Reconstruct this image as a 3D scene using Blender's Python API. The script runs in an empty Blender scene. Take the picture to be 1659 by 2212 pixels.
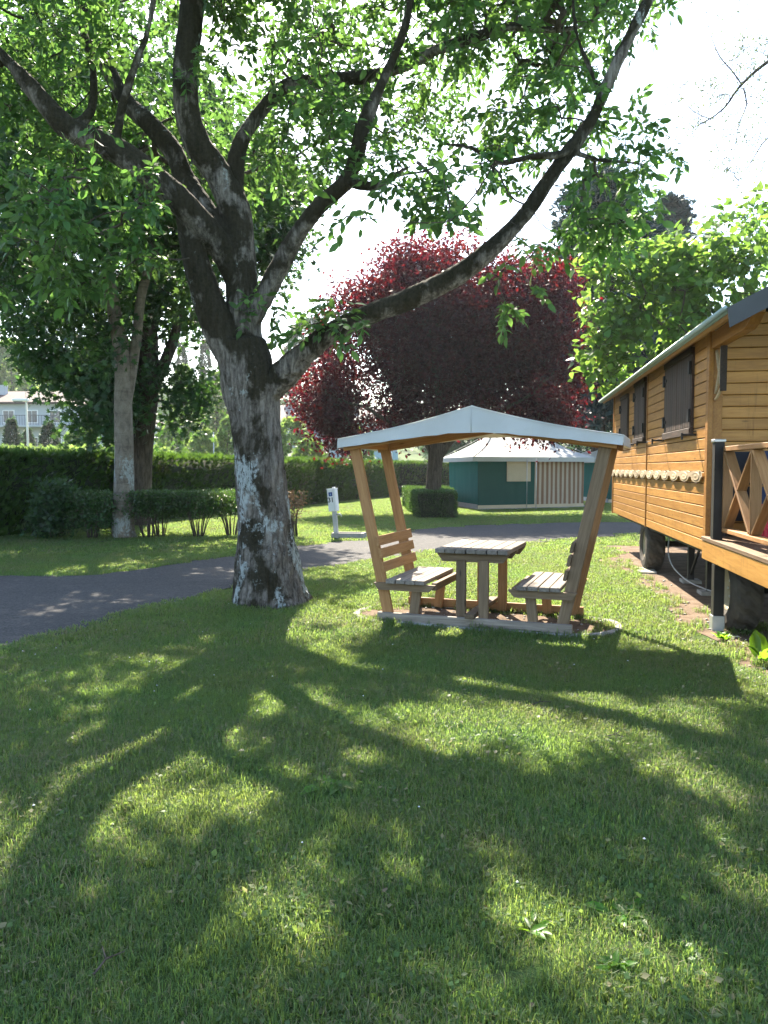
import bpy, math, random
import numpy as np
from mathutils import Vector, Matrix, noise

R = math.radians
random.seed(7)
rng = np.random.default_rng(7)
sc = bpy.context.scene
col = sc.collection

# ------------------------------------------------------------------ camera, sky, sun, exposure
F_PX, PITCH, CAM_H = 1671.0, math.atan(94 / 1671.0), 1.55      # focal length for a 1659 x 2212 frame
cam_d = bpy.data.cameras.new('camera')
cam_d.sensor_fit = 'VERTICAL'
cam_d.sensor_height = 24.0
cam_d.lens = 24.0 * F_PX / 2212.0
cam_d.clip_start, cam_d.clip_end = 0.05, 3000
cam = bpy.data.objects.new('camera', cam_d)
col.objects.link(cam)
cam.location = (0, 0, CAM_H)
cam.rotation_euler = (math.pi / 2 - PITCH, 0, 0)
sc.camera = cam

SUN_EL, SUN_AZ = R(45), R(-8.5)            # azimuth from +Y, negative = left
world = bpy.data.worlds.new('World')
sc.world = world
world.use_nodes = True
wn = world.node_tree
sky = wn.nodes.new('ShaderNodeTexSky')
sky.sky_type = 'NISHITA'
sky.sun_disc = False
sky.sun_elevation = SUN_EL
sky.sun_rotation = SUN_AZ
sky.air_density, sky.dust_density, sky.ozone_density = 1.2, 1.2, 1.5
wn.nodes['Background'].inputs['Strength'].default_value = 0.105
wn.links.new(sky.outputs[0], wn.nodes['Background'].inputs['Color'])
sd = bpy.data.lights.new('sun', 'SUN')
sd.energy, sd.angle, sd.color = 5.0, R(0.53), (1.0, 0.9, 0.74)
sun = bpy.data.objects.new('sun', sd)
col.objects.link(sun)
to_sun = Vector((math.sin(SUN_AZ) * math.cos(SUN_EL), math.cos(SUN_AZ) * math.cos(SUN_EL), math.sin(SUN_EL)))
sun.rotation_euler = (-to_sun).to_track_quat('-Z', 'Y').to_euler()
sc.view_settings.view_transform = 'Standard'
sc.view_settings.look = 'None'
sc.view_settings.gamma = 1
sc.view_settings.use_curve_mapping = False
sc.view_settings.exposure = 2.4
sc.render.engine = 'CYCLES'
cy = sc.cycles
cy.max_bounces, cy.diffuse_bounces, cy.glossy_bounces, cy.transmission_bounces, cy.transparent_max_bounces = 7, 4, 2, 5, 6
cy.volume_bounces = 0
cy.use_denoising = True
cy.sample_clamp_indirect = 6

# ------------------------------------------------------------------ helpers: places
def ray(x, y):
    u, v = (x - 829.5) / F_PX, (1106 - y) / F_PX
    return np.array([u, math.cos(PITCH) + v * math.sin(PITCH), v * math.cos(PITCH) - math.sin(PITCH)])
def at(x, y, Y):
    r = ray(x, y)
    return r * Y / r[1] + [0, 0, CAM_H]
def gnd(x, y, z=0.0):
    r = ray(x, y)
    return r * (z - CAM_H) / r[2] + [0, 0, CAM_H]

# ------------------------------------------------------------------ helpers: objects
_own = {}                                   # boards that carry their own transform: children are given in the thing's frame
def link(o, parent=None, M=None):
    col.objects.link(o)
    if parent is not None:
        o.parent = parent
        if parent.name in _own:
            o.matrix_parent_inverse = _own[parent.name].inverted()
    if M is not None:
        o.matrix_basis = M
    return o
def tag(o, label=None, cat=None, group=None, kind=None):
    for k, v in (('label', label), ('category', cat), ('group', group), ('kind', kind)):
        if v:
            o[k] = v
    return o
def thing(name, label, cat, loc=(0, 0, 0), rz=0.0, group=None):
    o = bpy.data.objects.new(name, None)
    o.empty_display_size = 0.2
    link(o)
    o.location = loc
    o.rotation_euler = (0, 0, rz)
    return tag(o, label, cat, group)
def obj(name, me, mat, parent=None, M=None, smooth=False):
    if mat is not None and not me.materials:
        me.materials.append(mat)
    if smooth:
        me.polygons.foreach_set('use_smooth', np.ones(len(me.polygons), bool))
    return link(bpy.data.objects.new(name, me), parent, M)
def big_mesh(name, V, F, rnd=None, smooth=False):
    V = np.ascontiguousarray(V, np.float32); F = np.ascontiguousarray(F, np.int32)
    me = bpy.data.meshes.new(name)
    me.vertices.add(len(V)); me.vertices.foreach_set('co', V.ravel())
    m, k = F.shape
    me.loops.add(m * k); me.loops.foreach_set('vertex_index', F.ravel())
    me.polygons.add(m); me.polygons.foreach_set('loop_start', np.arange(0, m * k, k, dtype=np.int32))
    if smooth:
        me.polygons.foreach_set('use_smooth', np.ones(m, bool))
    if rnd is not None:
        a = me.attributes.new('rnd', 'FLOAT', 'POINT')
        a.data.foreach_set('value', np.ascontiguousarray(rnd, np.float32))
    me.update(calc_edges=True)
    me.validate()
    return me
def pymesh(name, V, F):
    me = bpy.data.meshes.new(name)
    me.from_pydata([tuple(map(float, v)) for v in V], [], F)
    me.update()
    return me
_boxes = {}
def box_mesh(l, w, t, b, mat):
    key = (round(l, 3), round(w, 3), round(t, 3), round(b, 4), mat.name)
    if key in _boxes:
        return _boxes[key]
    h = (l / 2, w / 2, t / 2)
    V, idx = [], {}
    for sx in (-1, 1):
        for sy in (-1, 1):
            for sz in (-1, 1):
                s = (sx, sy, sz)
                for ax in range(3):
                    idx[s, ax] = len(V)
                    V.append([s[i] * (h[i] if i == ax else h[i] - b) for i in range(3)])
    F = []
    for ax in range(3):
        o1, o2 = [(1, 2), (2, 0), (0, 1)][ax]
        for sg in (-1, 1):
            q = []
            for a_, b_ in ((-1, -1), (1, -1), (1, 1), (-1, 1)):
                s = [0, 0, 0]; s[ax] = sg; s[o1] = a_; s[o2] = b_
                q.append(idx[tuple(s), ax])
            F.append(q if sg > 0 else q[::-1])
    for ax in range(3):                                     # edges along ax
        o1, o2 = [(1, 2), (2, 0), (0, 1)][ax]
        for a_ in (-1, 1):
            for b_ in (-1, 1):
                s0 = [0, 0, 0]; s0[ax] = -1; s0[o1] = a_; s0[o2] = b_
                s1 = list(s0); s1[ax] = 1
                q = [idx[tuple(s0), o1], idx[tuple(s1), o1], idx[tuple(s1), o2], idx[tuple(s0), o2]]
                F.append(q if a_ * b_ < 0 else q[::-1])
    for s in [(a, b_, c) for a in (-1, 1) for b_ in (-1, 1) for c in (-1, 1)]:
        q = [idx[s, 0], idx[s, 1], idx[s, 2]]
        F.append(q if s[0] * s[1] * s[2] > 0 else q[::-1])
    me = pymesh('board', V, F)
    me.materials.append(mat)
    _boxes[key] = me
    return me
def frame(p0, p1, up=(0, 0, 1)):
    p0, p1 = Vector(p0), Vector(p1)
    x = (p1 - p0).normalized()
    z = Vector(up)
    z = (z - x * z.dot(x)).normalized()
    y = z.cross(x)
    M = Matrix((x, y, z)).transposed().to_4x4()
    M.translation = (p0 + p1) / 2
    return M
def bar(name, parent, p0, p1, w, t, mat, up=(0, 0, 1), b=0.004):
    """board from p0 to p1; w across, t along 'up'"""
    l = (Vector(p1) - Vector(p0)).length
    M = frame(p0, p1, up)
    o = link(bpy.data.objects.new(name, box_mesh(l, w, t, min(b, w * .3, t * .3), mat)), parent, M)
    _own[o.name] = M
    return o
def block(name, parent, lo, hi, mat, b=0.004):
    lo, hi = Vector(lo), Vector(hi)
    d = hi - lo
    M = Matrix.Translation((lo + hi) / 2)
    o = link(bpy.data.objects.new(name, box_mesh(d.x, d.y, d.z, min(b, min(d) * .3), mat)), parent, M)
    _own[o.name] = M
    return o

def catmull(P, step):
    P = [np.array(p, float) for p in P]
    P = [2 * P[0] - P[1]] + P + [2 * P[-1] - P[-2]]
    out = []
    for i in range(1, len(P) - 2):
        a, b, c, d = P[i - 1], P[i], P[i + 1], P[i + 2]
        n = max(1, int(np.linalg.norm((c - b)[:3]) / step))
        for k in range(n):
            t = k / n
            out.append(.5 * (2 * b + (c - a) * t + (2 * a - 5 * b + 4 * c - d) * t * t + (3 * b - a - 3 * c + d) * t ** 3))
    out.append(P[-2])
    return np.array(out)
def tube(pts, rad, k=12, cap=True):
    """rings along a path with parallel transport -> V, F(quads), closed by a pinched end"""
    pts = np.asarray(pts, float); n = len(pts)
    T = np.gradient(pts, axis=0); T /= np.linalg.norm(T, axis=1)[:, None] + 1e-9
    ref = np.array([1., 0, 0]) if abs(T[0][0]) < .8 else np.array([0, 1., 0])
    V = []
    ang = np.arange(k) * 2 * math.pi / k
    u = ref - T[0] * ref.dot(T[0]); u /= np.linalg.norm(u)
    for i in range(n):
        u = u - T[i] * u.dot(T[i]); u /= np.linalg.norm(u)
        w = np.cross(T[i], u)
        V.append(pts[i] + rad[i] * (np.cos(ang)[:, None] * u + np.sin(ang)[:, None] * w))
    if cap:
        V.insert(0, np.repeat(pts[:1], k, 0)); V.append(np.repeat(pts[-1:] + T[-1] * rad[-1] * .3, k, 0))
    V = np.concatenate(V); m = len(V) // k
    i = np.arange(m - 1)[:, None] * k; j = np.arange(k)[None]
    j2 = (j + 1) % k
    F = np.stack([i + j, i + j2, i + k + j2, i + k + j], -1).reshape(-1, 4)
    return V, F
def join(parts):
    V, F, o = [], [], 0
    for v, f in parts:
        V.append(v); F.append(np.asarray(f) + o); o += len(v)
    return np.concatenate(V), np.concatenate(F)
def tube_obj(name, parent, pts, r, mat, k=8, step=None):
    pts = catmull(pts, step) if step else np.asarray(pts, float)
    rad = np.full(len(pts), r) if np.isscalar(r) else np.interp(np.linspace(0, 1, len(pts)), np.linspace(0, 1, len(r)), r)
    V, F = tube(pts, rad, k)
    return obj(name, big_mesh(name, V, F, smooth=True), mat, parent)
def lathe(profile, n=32, axis='y'):
    """profile (radius, height) -> V,F around z, then laid along y when asked"""
    a = np.arange(n) * 2 * math.pi / n
    V = np.array([[r * math.cos(t), r * math.sin(t), h] for r, h in profile for t in a])
    F = [[i * n + j, i * n + (j + 1) % n, (i + 1) * n + (j + 1) % n, (i + 1) * n + j] for i in range(len(profile) - 1) for j in range(n)]
    if axis == 'y':
        V = V[:, [0, 2, 1]] * [1, 1, 1]
        F = [f[::-1] for f in F]
    return V, F
def slab(name, parent, poly, z0, z1, mat, M=None):
    """upright prism of a polygon given in x,y"""
    n = len(poly)
    V = [(x, y, z0) for x, y in poly] + [(x, y, z1) for x, y in poly]
    F = [list(range(n))[::-1], list(range(n, 2 * n))] + [[i, (i + 1) % n, n + (i + 1) % n, n + i] for i in range(n)]
    return obj(name, pymesh(name, V, F), mat, parent, M)

# ------------------------------------------------------------------ helpers: materials
def N(nt, typ, ins=None, **props):
    nd = nt.nodes.new(typ)
    for k, v in props.items():
        setattr(nd, k, v)
    for k, v in (ins or {}).items():
        s = nd.inputs[k]
        if isinstance(v, bpy.types.NodeSocket):
            nt.links.new(v, s)
        else:
            s.default_value = (*v, 1) if isinstance(v, tuple) and len(v) == 3 and s.type == 'RGBA' else v
    return nd
def new_mat(name):
    m = bpy.data.materials.new(name)
    m.use_nodes = True
    nt = m.node_tree
    nt.nodes.clear()
    return m, nt
def finish(nt, shader):
    out = N(nt, 'ShaderNodeOutputMaterial')
    nt.links.new(shader, out.inputs['Surface'])
def coord(nt, which='Object'):
    if which == 'World':
        return N(nt, 'ShaderNodeNewGeometry').outputs['Position']
    return N(nt, 'ShaderNodeTexCoord').outputs[which]
def mapped(nt, vec, scale, loc=(0, 0, 0)):
    return N(nt, 'ShaderNodeMapping', {'Vector': vec, 'Scale': scale, 'Location': loc}).outputs[0]
def nz(nt, vec, scale, detail=4, rough=.55, dist=0.0):
    return N(nt, 'ShaderNodeTexNoise', {'Vector': vec, 'Scale': scale, 'Detail': detail, 'Roughness': rough, 'Distortion': dist}).outputs['Fac']
def ramp(nt, fac, stops):
    r = N(nt, 'ShaderNodeValToRGB', {'Fac': fac})
    e = r.color_ramp.elements
    while len(e) < len(stops):
        e.new(0.5)
    for s, (p, c) in zip(e, stops):
        s.position = p
        s.color = (c, c, c, 1) if isinstance(c, (int, float)) else (*c, 1)
    return r.outputs[0]
def mix(nt, fac, a, b, blend='MIX'):
    m = N(nt, 'ShaderNodeMix', data_type='RGBA', blend_type=blend)
    for i, v in ((0, fac), (6, a), (7, b)):
        if isinstance(v, bpy.types.NodeSocket):
            nt.links.new(v, m.inputs[i])
        else:
            m.inputs[i].default_value = (*v, 1) if isinstance(v, tuple) else v
    return m.outputs[2]
def bump(nt, h, strength=.5, dist=.01):
    return N(nt, 'ShaderNodeBump', {'Height': h, 'Strength': strength, 'Distance': dist}).outputs[0]
def bsdf(nt, color, rough=.7, normal=None, spec=.3, metal=0.0):
    ins = {'Base Color': color, 'Roughness': rough, 'Specular IOR Level': spec, 'Metallic': metal}
    if normal is not None:
        ins['Normal'] = normal
    return N(nt, 'ShaderNodeBsdfPrincipled', ins).outputs[0]
def plain(name, c, rough=.6, var=.15, scale=6, spec=.3, metal=0.0, bmp=.15, which='Object'):
    m, nt = new_mat(name)
    v = coord(nt, which)
    n = nz(nt, v, scale, 6, .6)
    c2 = tuple(x * (1 - var) for x in c); c3 = tuple(min(1, x * (1 + var)) for x in c)
    cc = ramp(nt, n, [(.3, c2), (.7, c3)])
    finish(nt, bsdf(nt, cc, rough, bump(nt, nz(nt, v, scale * 8, 4), bmp, .004), spec, metal))
    return m
def wood(name, dark, mid, light, rough=.6, grain=22, var=.25, spec=.3, knots=True, streak=None):
    m, nt = new_mat(name)
    v = coord(nt)
    rnd = N(nt, 'ShaderNodeObjectInfo').outputs['Random']
    off = N(nt, 'ShaderNodeCombineXYZ', {'X': N(nt, 'ShaderNodeMath', {0: rnd, 1: 37.0}, operation='MULTIPLY').outputs[0], 'Y': rnd, 'Z': rnd}).outputs[0]
    vo = N(nt, 'ShaderNodeVectorMath', {0: v, 1: off}, operation='ADD').outputs[0]
    g1 = nz(nt, mapped(nt, vo, (1.3, grain, grain)), 2.2, 7, .65, .6)
    g2 = nz(nt, mapped(nt, vo, (.5, 3, 3)), 1.6, 3)
    c = ramp(nt, g1, [(.25, dark), (.5, mid), (.78, light)])
    c = mix(nt, ramp(nt, g2, [(.35, 0), (.75, .5)]), c, dark)
    if knots:
        vor = N(nt, 'ShaderNodeTexVoronoi', {'Vector': mapped(nt, vo, (1.6, 6, 6)), 'Scale': 1.3}).outputs['Distance']
        c = mix(nt, ramp(nt, vor, [(.03, .85), (.1, 0)]), c, tuple(x * .35 for x in dark))
    if streak:
        st = nz(nt, mapped(nt, coord(nt, 'World'), (9, 9, .8)), 2.2, 5, .7)
        c = mix(nt, ramp(nt, st, [(.56, 0), (.72, .6)]), c, streak)
    hv = N(nt, 'ShaderNodeHueSaturation', {'Color': c, 'Value': N(nt, 'ShaderNodeMapRange', {0: rnd, 3: 1 - var, 4: 1 + var}).outputs[0]}).outputs[0]
    finish(nt, bsdf(nt, hv, rough, bump(nt, g1, .45, .004), spec))
    return m
def leaf_mat(name, top, trans, amount=.45, rough=.45, dry=None, spec=.35, vein=False):
    m, nt = new_mat(name)
    a = N(nt, 'ShaderNodeAttribute', attribute_name='rnd').outputs['Fac']
    a = N(nt, 'ShaderNodeMath', {0: a, 1: N(nt, 'ShaderNodeObjectInfo').outputs['Random']}, operation='ADD').outputs[0]
    a = N(nt, 'ShaderNodeMath', {0: a}, operation='FRACT').outputs[0]
    clump = nz(nt, coord(nt, 'World'), 1.3, 2)
    k = N(nt, 'ShaderNodeMapRange', {0: a, 3: .62, 4: 1.4}).outputs[0]
    sh = N(nt, 'ShaderNodeMapRange', {0: clump, 1: .3, 2: .7, 3: .485, 4: .515}).outputs[0]
    c = N(nt, 'ShaderNodeHueSaturation', {'Hue': sh, 'Value': k, 'Color': (*top, 1)}).outputs[0]
    t = N(nt, 'ShaderNodeHueSaturation', {'Hue': sh, 'Value': k, 'Color': (*trans, 1)}).outputs[0]
    if dry:
        dn = nz(nt, coord(nt, 'World'), .9, 5, .6)
        f = ramp(nt, N(nt, 'ShaderNodeMath', {0: a, 1: N(nt, 'ShaderNodeMapRange', {0: dn, 1: .3, 2: .7, 3: -.22, 4: .2}).outputs[0]}, operation='ADD').outputs[0], [(.80, 0), (.9, .9)])
        c = mix(nt, f, c, dry); t = mix(nt, f, t, dry)
    p = bsdf(nt, c, rough, None, spec)
    tr = N(nt, 'ShaderNodeBsdfTranslucent', {'Color': t}).outputs[0]
    finish(nt, N(nt, 'ShaderNodeMixShader', {0: amount, 1: p, 2: tr}).outputs[0])
    return m
def cloth(name, c, trans, amount=.3, rough=.6, wr=3.0, stripes=None, dirt=None):
    m, nt = new_mat(name)
    v = coord(nt)
    n = nz(nt, v, wr, 5, .6)
    cc = ramp(nt, n, [(.3, tuple(x * .86 for x in c)), (.7, c)])
    tt = trans
    if stripes:
        axis, period, c2 = stripes
        sx = N(nt, 'ShaderNodeSeparateXYZ', {0: v}).outputs[axis]
        f = N(nt, 'ShaderNodeMath', {0: sx, 1: 1 / period}, operation='MULTIPLY').outputs[0]
        f = N(nt, 'ShaderNodeMath', {0: f}, operation='FRACT').outputs[0]
        f = N(nt, 'ShaderNodeMath', {0: f, 1: .5}, operation='GREATER_THAN').outputs[0]
        cc = mix(nt, f, cc, c2)
        tt = mix(nt, f, trans, tuple(x * .5 for x in c2))
    if dirt:
        d = nz(nt, mapped(nt, v, (1, 1, .4)), 2.3, 8, .7)
        cc = mix(nt, ramp(nt, d, [(.5, 0), (.75, .55)]), cc, dirt)
    p = bsdf(nt, cc, rough, bump(nt, nz(nt, v, wr * 1.5, 3), .35, .03), .3)
    tr = N(nt, 'ShaderNodeBsdfTranslucent', {'Color': tt if isinstance(tt, bpy.types.NodeSocket) else (*tt, 1)}).outputs[0]
    finish(nt, N(nt, 'ShaderNodeMixShader', {0: amount, 1: p, 2: tr}).outputs[0])
    return m
def bark(name, deep, mid, light, lichen=None, moss=None, vscale=(10, 10, 1.3), strength=1.0, moss_up=False, rings=False):
    m, nt = new_mat(name)
    v = coord(nt)
    fis = nz(nt, mapped(nt, v, vscale), 2.4, 9, .68, .5)
    fine = nz(nt, v, 34, 5, .6)
    c = ramp(nt, fis, [(.36, deep), (.47, mid), (.64, light)])
    c = mix(nt, .25, c, ramp(nt, fine, [(.3, deep), (.7, light)]))
    if rings:
        rg = nz(nt, mapped(nt, v, (.6, .6, 9)), 2.0, 3)
        c = mix(nt, ramp(nt, rg, [(.55, 0), (.68, .5)]), c, deep)
    if moss:
        big = nz(nt, mapped(nt, v, (1, 1, .75), (3.1, 0, 1.7)), 2.1, 6, .62, .4)
        if moss_up:
            nrm = N(nt, 'ShaderNodeSeparateXYZ', {0: N(nt, 'ShaderNodeNewGeometry').outputs['Normal']}).outputs[2]
            big = N(nt, 'ShaderNodeMath', {0: big, 1: N(nt, 'ShaderNodeMath', {0: nrm, 1: .12}, operation='MULTIPLY').outputs[0]}, operation='ADD').outputs[0]
        big = N(nt, 'ShaderNodeMath', {0: big, 1: N(nt, 'ShaderNodeMapRange', {0: N(nt, 'ShaderNodeSeparateXYZ', {0: v}).outputs[2], 1: 2.2, 2: 3.2, 3: 0.0, 4: .13}).outputs[0]}, operation='ADD').outputs[0]
        mc = ramp(nt, fine, [(.3, tuple(x * .55 for x in moss)), (.75, tuple(x * 1.5 for x in moss))])
        c = mix(nt, ramp(nt, big, [(.53, 0), (.60, .92)]), c, mc)
    if lichen:
        edge = nz(nt, v, 19, 6, .7)
        zone = nz(nt, mapped(nt, v, (1, 1, .55), (9.3, 2.2, .4)), 2.6, 4, .55, .3)
        z = N(nt, 'ShaderNodeMath', {0: zone, 1: N(nt, 'ShaderNodeMath', {0: edge, 1: .42}, operation='MULTIPLY').outputs[0]}, operation='ADD').outputs[0]
        zz = N(nt, 'ShaderNodeSeparateXYZ', {0: v}).outputs[2]
        hi = N(nt, 'ShaderNodeMapRange', {0: zz, 1: 1.7, 2: 2.7, 3: 0.0, 4: -.16}).outputs[0]
        z = N(nt, 'ShaderNodeMath', {0: z, 1: hi}, operation='ADD').outputs[0]
        brk = ramp(nt, nz(nt, mapped(nt, v, (22, 22, 5)), 2.0, 5, .7), [(.42, 0), (.5, 1)])
        lf = N(nt, 'ShaderNodeMath', {0: ramp(nt, z, [(.735, 0), (.80, .95)]), 1: brk}, operation='MULTIPLY').outputs[0]
        c = mix(nt, lf, c, ramp(nt, fine, [(.3, tuple(x * .7 for x in lichen)), (.7, lichen)]))
    hb = N(nt, 'ShaderNodeMath', {0: fis, 1: N(nt, 'ShaderNodeMath', {0: fine, 1: .3}, operation='MULTIPLY').outputs[0]}, operation='ADD').outputs[0]
    finish(nt, bsdf(nt, c, .9, bump(nt, hb, strength, .03), .15))
    return m

WARM = wood('larch_wood_warm', (.21, .10, .036), (.33, .17, .066), (.44, .25, .11))
GREYW = wood('weathered_grey_wood', (.10, .083, .068), (.20, .172, .142), (.31, .275, .235), rough=.8)
BROWNW = wood('greying_brown_wood', (.085, .057, .033), (.16, .11, .066), (.24, .172, .11), rough=.75)
SIDING = wood('honey_siding', (.27, .122, .03), (.43, .212, .055), (.55, .30, .09), rough=.42, grain=16, var=.13, streak=(.16, .075, .022))
TRIM = wood('amber_trim', (.22, .095, .024), (.34, .155, .038), (.44, .22, .06), rough=.45, var=.1, knots=False)
PALEW = wood('pale_carved_wood', (.28, .2, .115), (.44, .34, .22), (.56, .46, .33), rough=.75, knots=False)
SHUT = wood('dark_shutter_wood', (.022, .013, .009), (.045, .027, .019), (.11, .066, .045), rough=.62, grain=30, knots=False)
DECKW = wood('deck_boards', (.11, .065, .035), (.2, .125, .07), (.3, .2, .125), rough=.7)
BLACK = plain('black_metal', (.018, .018, .019), .5, .2)
DARKP = plain('dark_post_paint', (.022, .019, .016), .6, .25)
GALV = plain('galvanised_steel', (.46, .47, .48), .38, .15, metal=.6)
RUBBER = plain('tyre_rubber', (.06, .052, .044), .85, .35, 9)
RIMM = plain('dusty_cream_rim', (.33, .29, .2), .7, .2, 5)
CONC = plain('concrete', (.30, .285, .26), .9, .2, 12, bmp=.5)
WHITEP = plain('white_box_plastic', (.66, .67, .66), .45, .06)
GREYP = plain('grey_post_paint', (.36, .37, .37), .55, .15)
BLUEP = plain('blue_plate', (.02, .05, .18), .4, .1)
PVC = cloth('white_pvc_cover', (.66, .69, .70), (.6, .54, .42), .32, .45, 2.0)
TEAL = cloth('sunlit_teal_canvas', (.010, .15, .135), (.01, .2, .18), .45, .8, 2.2)  # lighter copy of the tent canvas: sunlight on the side wall put into the colour
TEAL_SHADE = cloth('shaded_teal_canvas', (.006, .068, .05), (.006, .06, .045), .15, .8, 2.2)  # same canvas in a darker copy, shade of the other walls painted in
TENTW = cloth('white_tent_roof', (.52, .53, .51), (.4, .4, .37), .2, .7, 1.2)
BEIGE = cloth('beige_canvas', (.56, .46, .31), (.4, .3, .18), .2, .8, 2.5)
STRIPE = cloth('striped_canvas', (.44, .37, .28), (.35, .28, .18), .2, .8, 2.5, stripes=(0, .21, (.22, .125, .072)))
ROOFG = plain('green_metal_roof', (.16, .24, .21), .4, .15, 3, metal=.2)
ROOFE = plain('grey_barge_paint', (.06, .062, .066), .55, .15, 3)

LEAF_WAL = leaf_mat('walnut_leaf', (.04, .095, .024), (.15, .30, .055), .42)
LEAF_LOC = leaf_mat('maple_leaf', (.03, .068, .026), (.085, .18, .035), .38)
LEAF_PLUM = leaf_mat('purple_plum_leaf', (.013, .0065, .010), (.22, .014, .018), .26, .5, spec=.2)
LEAF_CAT = leaf_mat('catalpa_leaf', (.05, .125, .018), (.22, .38, .055), .42)
LEAF_CED = leaf_mat('blue_cedar_needle', (.022, .052, .05), (.02, .045, .04), .15, .7)
LEAF_HEDGE = leaf_mat('thuja_spray', (.026, .062, .013), (.08, .17, .02), .3, .6)
LEAF_BOX = leaf_mat('privet_leaf', (.03, .07, .016), (.1, .2, .03), .3, .35, spec=.5)
LEAF_FAR = leaf_mat('far_green_leaf', (.06, .12, .03), (.18, .30, .05), .4, .6)
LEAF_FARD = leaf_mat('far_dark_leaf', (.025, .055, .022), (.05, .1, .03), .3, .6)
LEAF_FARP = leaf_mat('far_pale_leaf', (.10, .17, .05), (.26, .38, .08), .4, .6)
LEAF_RUST = leaf_mat('far_bronze_leaf', (.07, .05, .03), (.16, .1, .05), .35, .6)
LEAF_TWIG = leaf_mat('ash_twig_leaf', (.05, .07, .05), (.16, .2, .08), .4)
GRASS = leaf_mat('grass_blade', (.048, .10, .03), (.31, .45, .085), .45, .5, dry=(.26, .23, .12))
WEED = leaf_mat('weed_leaf', (.045, .13, .012), (.26, .5, .03), .5, .4)
BARK_W = bark('walnut_bark', (.022, .018, .015), (.10, .086, .072), (.27, .245, .215), lichen=(.40, .44, .43), moss=(.022, .019, .009), moss_up=True)
BARK_P = bark('pale_smooth_bark', (.07, .058, .045), (.15, .128, .10), (.235, .205, .165), lichen=(.33, .36, .34), vscale=(3, 3, 1.5), strength=.35, rings=True)
BARK_D = bark('dark_rough_bark', (.016, .012, .009), (.055, .042, .031), (.13, .105, .08))
BARK_N = bark('twig_bark', (.03, .024, .018), (.07, .056, .042), (.12, .1, .08), strength=.3)

# ------------------------------------------------------------------ ground, road, soil
def ground_material():
    m, nt = new_mat('lawn_ground')
    v = coord(nt, 'World')
    a = nz(nt, v, .55, 5, .6)
    b = nz(nt, v, 9, 6, .7)
    c = ramp(nt, a, [(.35, (.035, .07, .018)), (.62, (.06, .1, .026))])
    c = mix(nt, ramp(nt, b, [(.4, 0), (.75, .6)]), c, (.10, .10, .035))
    fine = nz(nt, mapped(nt, v, (1, 1, 1)), 60, 3)
    finish(nt, bsdf(nt, c, .95, bump(nt, fine, .9, .03), .1))
    return m
def asphalt_material():
    m, nt = new_mat('old_asphalt')
    v = coord(nt, 'World')
    big = nz(nt, v, .7, 6, .65)
    st = N(nt, 'ShaderNodeTexVoronoi', {'Vector': v, 'Scale': 62.0}).outputs['Color']
    stv = N(nt, 'ShaderNodeSeparateColor', {0: st}).outputs[0]
    c = ramp(nt, big, [(.3, (.026, .026, .028)), (.7, (.05, .048, .048))])
    c = mix(nt, .5, c, ramp(nt, stv, [(.2, (.02, .02, .022)), (.8, (.09, .086, .082))]))
    crack = nz(nt, mapped(nt, v, (.35, 1.5, 1)), .9, 6, .7, .7)
    cm = ramp(nt, N(nt, 'ShaderNodeMath', {0: N(nt, 'ShaderNodeMath', {0: crack, 1: -.5}, operation='ADD').outputs[0]}, operation='ABSOLUTE').outputs[0], [(0, .8), (.007, 0)])
    c = mix(nt, cm, c, (.02, .02, .02))
    dust = nz(nt, v, 2.1, 7, .7)
    c = mix(nt, ramp(nt, dust, [(.55, 0), (.8, .4)]), c, (.17, .15, .125))
    finish(nt, bsdf(nt, c, .9, bump(nt, stv, .6, .006), .25))
    return m
def soil_material():
    m, nt = new_mat('dry_soil')
    v = coord(nt, 'World')
    a = nz(nt, v, 5, 8, .7)
    c = ramp(nt, a, [(.3, (.075, .05, .034)), (.6, (.16, .118, .085)), (.8, (.27, .215, .165))])
    sp = N(nt, 'ShaderNodeTexVoronoi', {'Vector': v, 'Scale': 45.0}).outputs['Distance']
    c = mix(nt, ramp(nt, sp, [(.05, .55), (.16, 0)]), c, (.36, .31, .25))
    finish(nt, bsdf(nt, c, .95, bump(nt, a, .8, .03), .1))
    return m
GROUND_M, ASPHALT, SOIL = ground_material(), asphalt_material(), soil_material()

def grid_ground():
    xs = np.concatenate([[-900, -300, -120, -60, -30], np.arange(-16, 16.1, .8), [30, 60, 120, 300, 900]])
    ys = np.concatenate([[-300, -60, -20], np.arange(-6, 40, .8), [60, 100, 200, 500, 1500]])
    X, Y = np.meshgrid(xs, ys)
    Z = np.zeros_like(X)
    V = np.stack([X, Y, Z], -1).reshape(-1, 3)
    w = len(xs)
    F = np.array([[j * w + i, j * w + i + 1, (j + 1) * w + i + 1, (j + 1) * w + i] for j in range(len(ys) - 1) for i in range(w - 1)])
    return tag(obj('lawn', big_mesh('lawn', V, F), GROUND_M), kind='structure')
grid_ground()

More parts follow.
